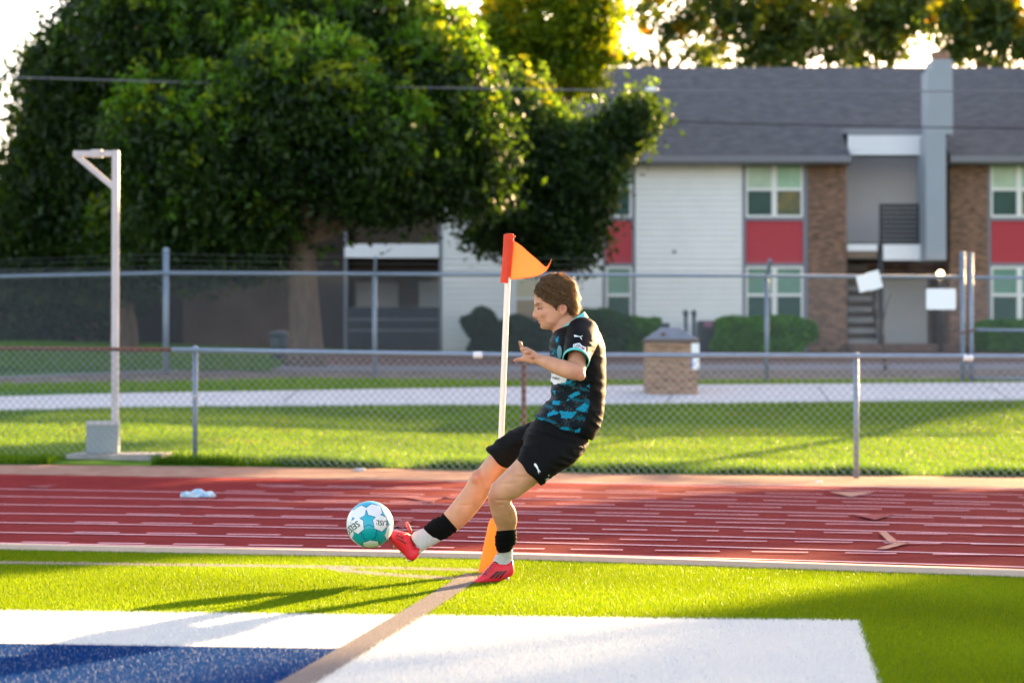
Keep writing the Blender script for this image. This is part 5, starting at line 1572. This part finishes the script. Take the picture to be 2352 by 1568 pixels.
kd = .10
b2_, bv2 = boot([(970, 1257, 962, 1275, .016, kd), (965, 1256, 954, 1284, .030, kd), (957, 1256, 945, 1288, .037, kd), (950, 1248, 936, 1284, .039, kd), (941, 1226, 924, 1270, .041, kd - .005), (924, 1220, 908, 1255, .045, kd - .015), (908, 1217, 897, 1243, .040, kd - .03), (899, 1219, 892.5, 1236, .026, kd - .04), (895.5, 1223, 892, 1231, .012, kd - .045)])
def F8(pts): return [((930 + x / 11.2) / 1.063, (1250 + y / 11.2) / 1.063) for x, y in pts]
for q in ([(430, 545), (580, 585), (605, 640), (455, 575)], [(370, 565), (600, 680), (635, 755), (400, 610)], [(395, 680), (660, 815), (690, 875), (440, 725)]):
    decal('stripe', [F8(q)], bv2, M['boot_dark'], b2_, .0018, sub=2)
decal('tongue', [F8([(795, 600), (880, 545), (910, 575), (850, 605), (800, 640)])], bv2, M['boot_dark'], b2_, .003, sub=1)
decal('collar_edge', [F8([(800, 630), (812, 640), (850, 760), (920, 880), (1010, 960), (1100, 940), (1100, 952), (1005, 975), (905, 890), (835, 770)])], bv2, M['boot_dark'], b2_, .0025, sub=1)
m_ = MB(); m_.tube([PD(*F8([(800, 560)])[0], kd - .04), PD(*F8([(760, 440)])[0], kd - .05), PD(*F8([(690, 270)])[0], kd - .05), PD(*F8([(735, 300)])[0], kd - .05), PD(*F8([(820, 500)])[0], kd - .045), PD(*F8([(815, 560)])[0], kd - .04)], .0045, 8)
m_.build('lace', M['lace'], b2_, True)
lace(b2_, bv2, F8([(780, 570), (720, 520), (700, 500), (740, 590)])); lace(b2_, bv2, F8([(700, 590), (640, 560), (600, 520), (540, 500)])); lace(b2_, bv2, F8([(600, 560), (560, 530), (500, 490)]))
sd_ = (Vector((-.62, 0, -.78))).normalized()
for x, y in ((365, 930), (550, 1090), (640, 1230), (1040, 1110), (770, 1330)):
    u, v = F8([(x, y)])[0]; c = PD(u, v, kd - .02); q = MB(); q.tube([c - sd_ * .016, c + sd_ * .005], [.008, .0055], 8); q.build('stud', M['sole'], b2_, True)

# ================================================================== the ball
bc = PD(849.7, 1203.6); BR = .1105
def bdir(x, y):
    x, y = (x - 795) / 706, (805 - y) / 706
    k = max(0, 1 - x * x - y * y) ** .5
    return np.array([x, -k, y])
whites = [((480, 390), (715, 288)), ((960, 330), (735, 290)), ((1165, 720), (1095, 480)), ((425, 800), (425, 580)), ((150, 950), (290, 760)), ((850, 1420), (830, 1265)), ((1430, 1010), (1350, 860)), ((1390, 470), (1230, 330)), ((175, 560), (290, 480)), ((330, 1350), (300, 1250))]
whites = [(bdir(*a), bdir(*b)) for a, b in whites]
whites += [(-w, -r) for w, r in whites[:9]]
teals = [(bdir(810, 1030), bdir(790, 810)), (bdir(455, 1190), bdir(600, 1100)), (bdir(1200, 1110), bdir(1040, 1030))]
n1, n2 = 220, 440
th = np.linspace(0, np.pi, n1)[:, None]; ph = np.linspace(0, 2 * np.pi, n2, endpoint=False)[None]
DV = np.stack([np.sin(th) * np.cos(ph), np.sin(th) * np.sin(ph), np.cos(th) * np.ones_like(ph)], -1).reshape(-1, 3)
def ang(d): return np.arccos(np.clip(DV @ d, -1, 1))
C = np.tile(np.array([.015, .42, .58]), (len(DV), 1))
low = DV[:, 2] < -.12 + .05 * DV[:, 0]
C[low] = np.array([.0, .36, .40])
rad = np.ones(len(DV)) * BR
edge = np.full(len(DV), 9.0)
def hexr(d, q):
    # hexagon with one corner at q, around the panel centre d
    d = d / np.linalg.norm(d); q = q / np.linalg.norm(q)
    R0 = 1.03 * max(.37, min(.44, float(np.arccos(np.clip(d @ q, -1, 1)))))
    a = q - d * (q @ d); a /= np.linalg.norm(a); b = np.cross(d, a)
    t = np.arctan2(DV @ b, DV @ a)
    k = np.cos((t % (np.pi / 3)) - np.pi / 6)
    return R0 * (.86 / k)
for d, r0 in teals:
    a = ang(d / np.linalg.norm(d)) - hexr(d, r0)
    C[np.abs(a) < .014] = np.array([.0, .10, .28]); edge = np.minimum(edge, np.abs(a))
for d, r0 in whites:
    a = ang(d / np.linalg.norm(d)) - hexr(d, r0)
    ring = (a > 0) & (a < .028); C[ring] = np.array([.003, .08, .28])
for d, r0 in whites:
    a = ang(d / np.linalg.norm(d)) - hexr(d, r0)
    C[a < 0] = np.array([.80, .80, .84]); edge = np.minimum(edge, np.abs(a))
rad -= .0012 * np.exp(-(edge / .012) ** 2)
Vb = DV * rad[:, None] + np.array(bc)
Fb = [(i * n2 + j, i * n2 + (j + 1) % n2, (i + 1) * n2 + (j + 1) % n2, (i + 1) * n2 + j) for i in range(n1 - 1) for j in range(n2)]
M['ball'] = mat('ball_cover', (.8, .8, .8), .38, attr='Col', bump=.1, bscale=300, spec=.5)
ball = thing('football', tuple(bc), 'white and turquoise football in the air just off the kicking boot', 'ball')
bm_ = big_mesh('cover', Vb, Fb, 4)
for p in bm_.polygons: pass
vcol(bm_, 'Col', C)
cover = link('cover', bm_, M['ball'], ball, True)
M['ink'] = mat('black_print', (.01, .012, .02), .5)
def ball_text(name, txt, cx, cy, h, rot, sx=1):
    polys = text_polys(txt, 0, 0, 1, rot, sx)
    vs = []; fs = []
    for q in polys:
        b = len(vs)
        for x, y in q:
            d = bdir(cx + x * h, cy + y * h); vs.append(tuple(np.array(bc) + d * (BR + .0014)))
        fs.append(tuple(range(b, b + len(q))))
    m_ = MB(); m_.add(vs, fs); m_.build(name, M['ink'], cover)
ball_text('print', 'SEL', 360, 815, 185, math.radians(180 + 35), .95)
ball_text('print', 'EC', 175, 985, 175, math.radians(180 + 52), .8)
ball_text('print', 'USL', 1185, 720, 150, math.radians(180 - 7), .95)
ball_text('print', "'", 1030, 690, 120, math.radians(180))

# ================================================================== corner flag
yfl = 11.66
root = thing('corner_flag', tuple(at(1137, 1316, yfl)), 'orange triangular corner flag on a leaning white pole', 'corner flag')
mb = MB(); mb.tube([at(1136, 1313, yfl), at(1151, 1003, yfl), at(1165.5, 650, yfl), at(1168, 540, yfl)], .0145, 16); mb.build('pole', mat('white_plastic', (.86, .82, .79), .4, trans=.15), root, True)
M['flag'] = mat('orange_flag_cloth', (.72, .15, .06), .7, .05, 30, .3, 500, trans=.62, tcol=(.72, .34, .19))
M['flag_red'] = mat('red_flag_sleeve', (.80, .055, .015), .6, .1, 15, .2, 200, trans=.15, tcol=(.8, .08, .02))
sv = MB(); secs_ = [(1157, 538.5, 1181, 541), (1156, 560, 1179.5, 560), (1153.5, 600, 1176, 600), (1149, 648, 1171.5, 652)]
vs = []
for a_, b_, c_, d_ in secs_:
    A_, B_ = np.array(at(a_, b_, yfl)), np.array(at(c_, d_, yfl)); c = (A_ + B_) / 2; r0 = np.linalg.norm(A_ - B_) / 2
    for k in range(20):
        t = 2 * math.pi * k / 20; vs.append(tuple(c + (A_ - B_) / 2 * math.cos(t) + np.array([0, .017, 0]) * math.sin(t)))
sv.add(vs, [(i * 20 + k, i * 20 + (k + 1) % 20, (i + 1) * 20 + (k + 1) % 20, (i + 1) * 20 + k) for i in range(3) for k in range(20)])
sv.build('sleeve', M['flag_red'], root, True)
sv = MB(); sv.ell(at(1169.5, 539, yfl), (.024, .018, .006), 14, 8); sv.ell(at(1181, 543.5, yfl), (.006, .006, .005), 8, 6); sv.build('flag_cap', M['flag_red'], root, True)
# cloth triangle with a curled tip
fm = MB(); ns, nt_ = 28, 16; vs = []
top = catmull([[1180, 553], [1197, 564], [1217, 582], [1235, 597], [1249, 610], [1256, 612], [1262, 604], [1266.5, 595]], 6)
bot = catmull([[1172, 642], [1195, 640], [1218, 637], [1236, 633], [1247, 627], [1256, 620], [1263, 608], [1267, 595.5]], 6)
for i in range(ns):
    s_ = i / (ns - 1); a_ = top[int(s_ * (len(top) - 1))]; b_ = bot[int(s_ * (len(bot) - 1))]
    for j in range(nt_):
        t = j / (nt_ - 1); u, v = a_ * (1 - t) + b_ * t
        vs.append(tuple(at(u, v, yfl + .015 * math.sin(s_ * 5 + t * 1.5) - .05 * s_ * s_)))
fm.add(vs, [(i * nt_ + j, i * nt_ + j + 1, (i + 1) * nt_ + j + 1, (i + 1) * nt_ + j) for i in range(ns - 1) for j in range(nt_ - 1)])
fo = fm.build('flag', M['flag'], root, True); sd2 = fo.modifiers.new('t', 'SOLIDIFY'); sd2.thickness = .0008

# orange pylon leaning at the corner
yp_ = 11.575
M['pylon'] = mat('orange_foam', (.95, .34, .03), .6, .05, 20, .15, 100, trans=.3, tcol=(1.0, .42, .05))
mb = MB(); A_ = at(1122, 1319, yp_); A_.z = .0; B_ = at(1145, 1190, yp_)
P = [A_.lerp(B_, t) for t in (0, .03, .3, .6, .9, .97, 1.0)]
mb.tube(P, [.051, .053, .051, .048, .044, .038, .026], 28, flatk=.9)
tag(mb.build('pylon', M['pylon'], smooth=True), 'orange rounded foam pylon leaning at the corner behind the standing boot', 'pylon')

# crumpled pale blue cloth on the track
c0 = on_ground(453, 1144)
mb = MB(); mb.ell((c0.x, c0.y + .06, c0.z + .025), (.07, .06, .045), 28, 16); mb.ell((c0.x - .09, c0.y + .05, c0.z + .02), (.055, .05, .036), 24, 14); mb.ell((c0.x + .09, c0.y + .05, c0.z + .018), (.055, .05, .032), 24, 14)
me = fuse(mb, .006, 2, .5); V = verts(me); N_ = normals(me)
V = V + N_ * (fnoise(V, (22, 22, 30), 4) * .016)[:, None]; V[:, 2] = np.maximum(V[:, 2], .008); setv(me, V)
tag(link('cloth', me, mat('pale_blue_cloth', (.30, .55, .78), .8, .4, 14, col2=(.62, .72, .80)), None, True), 'crumpled pale blue cloth lying on the red track', 'cloth')
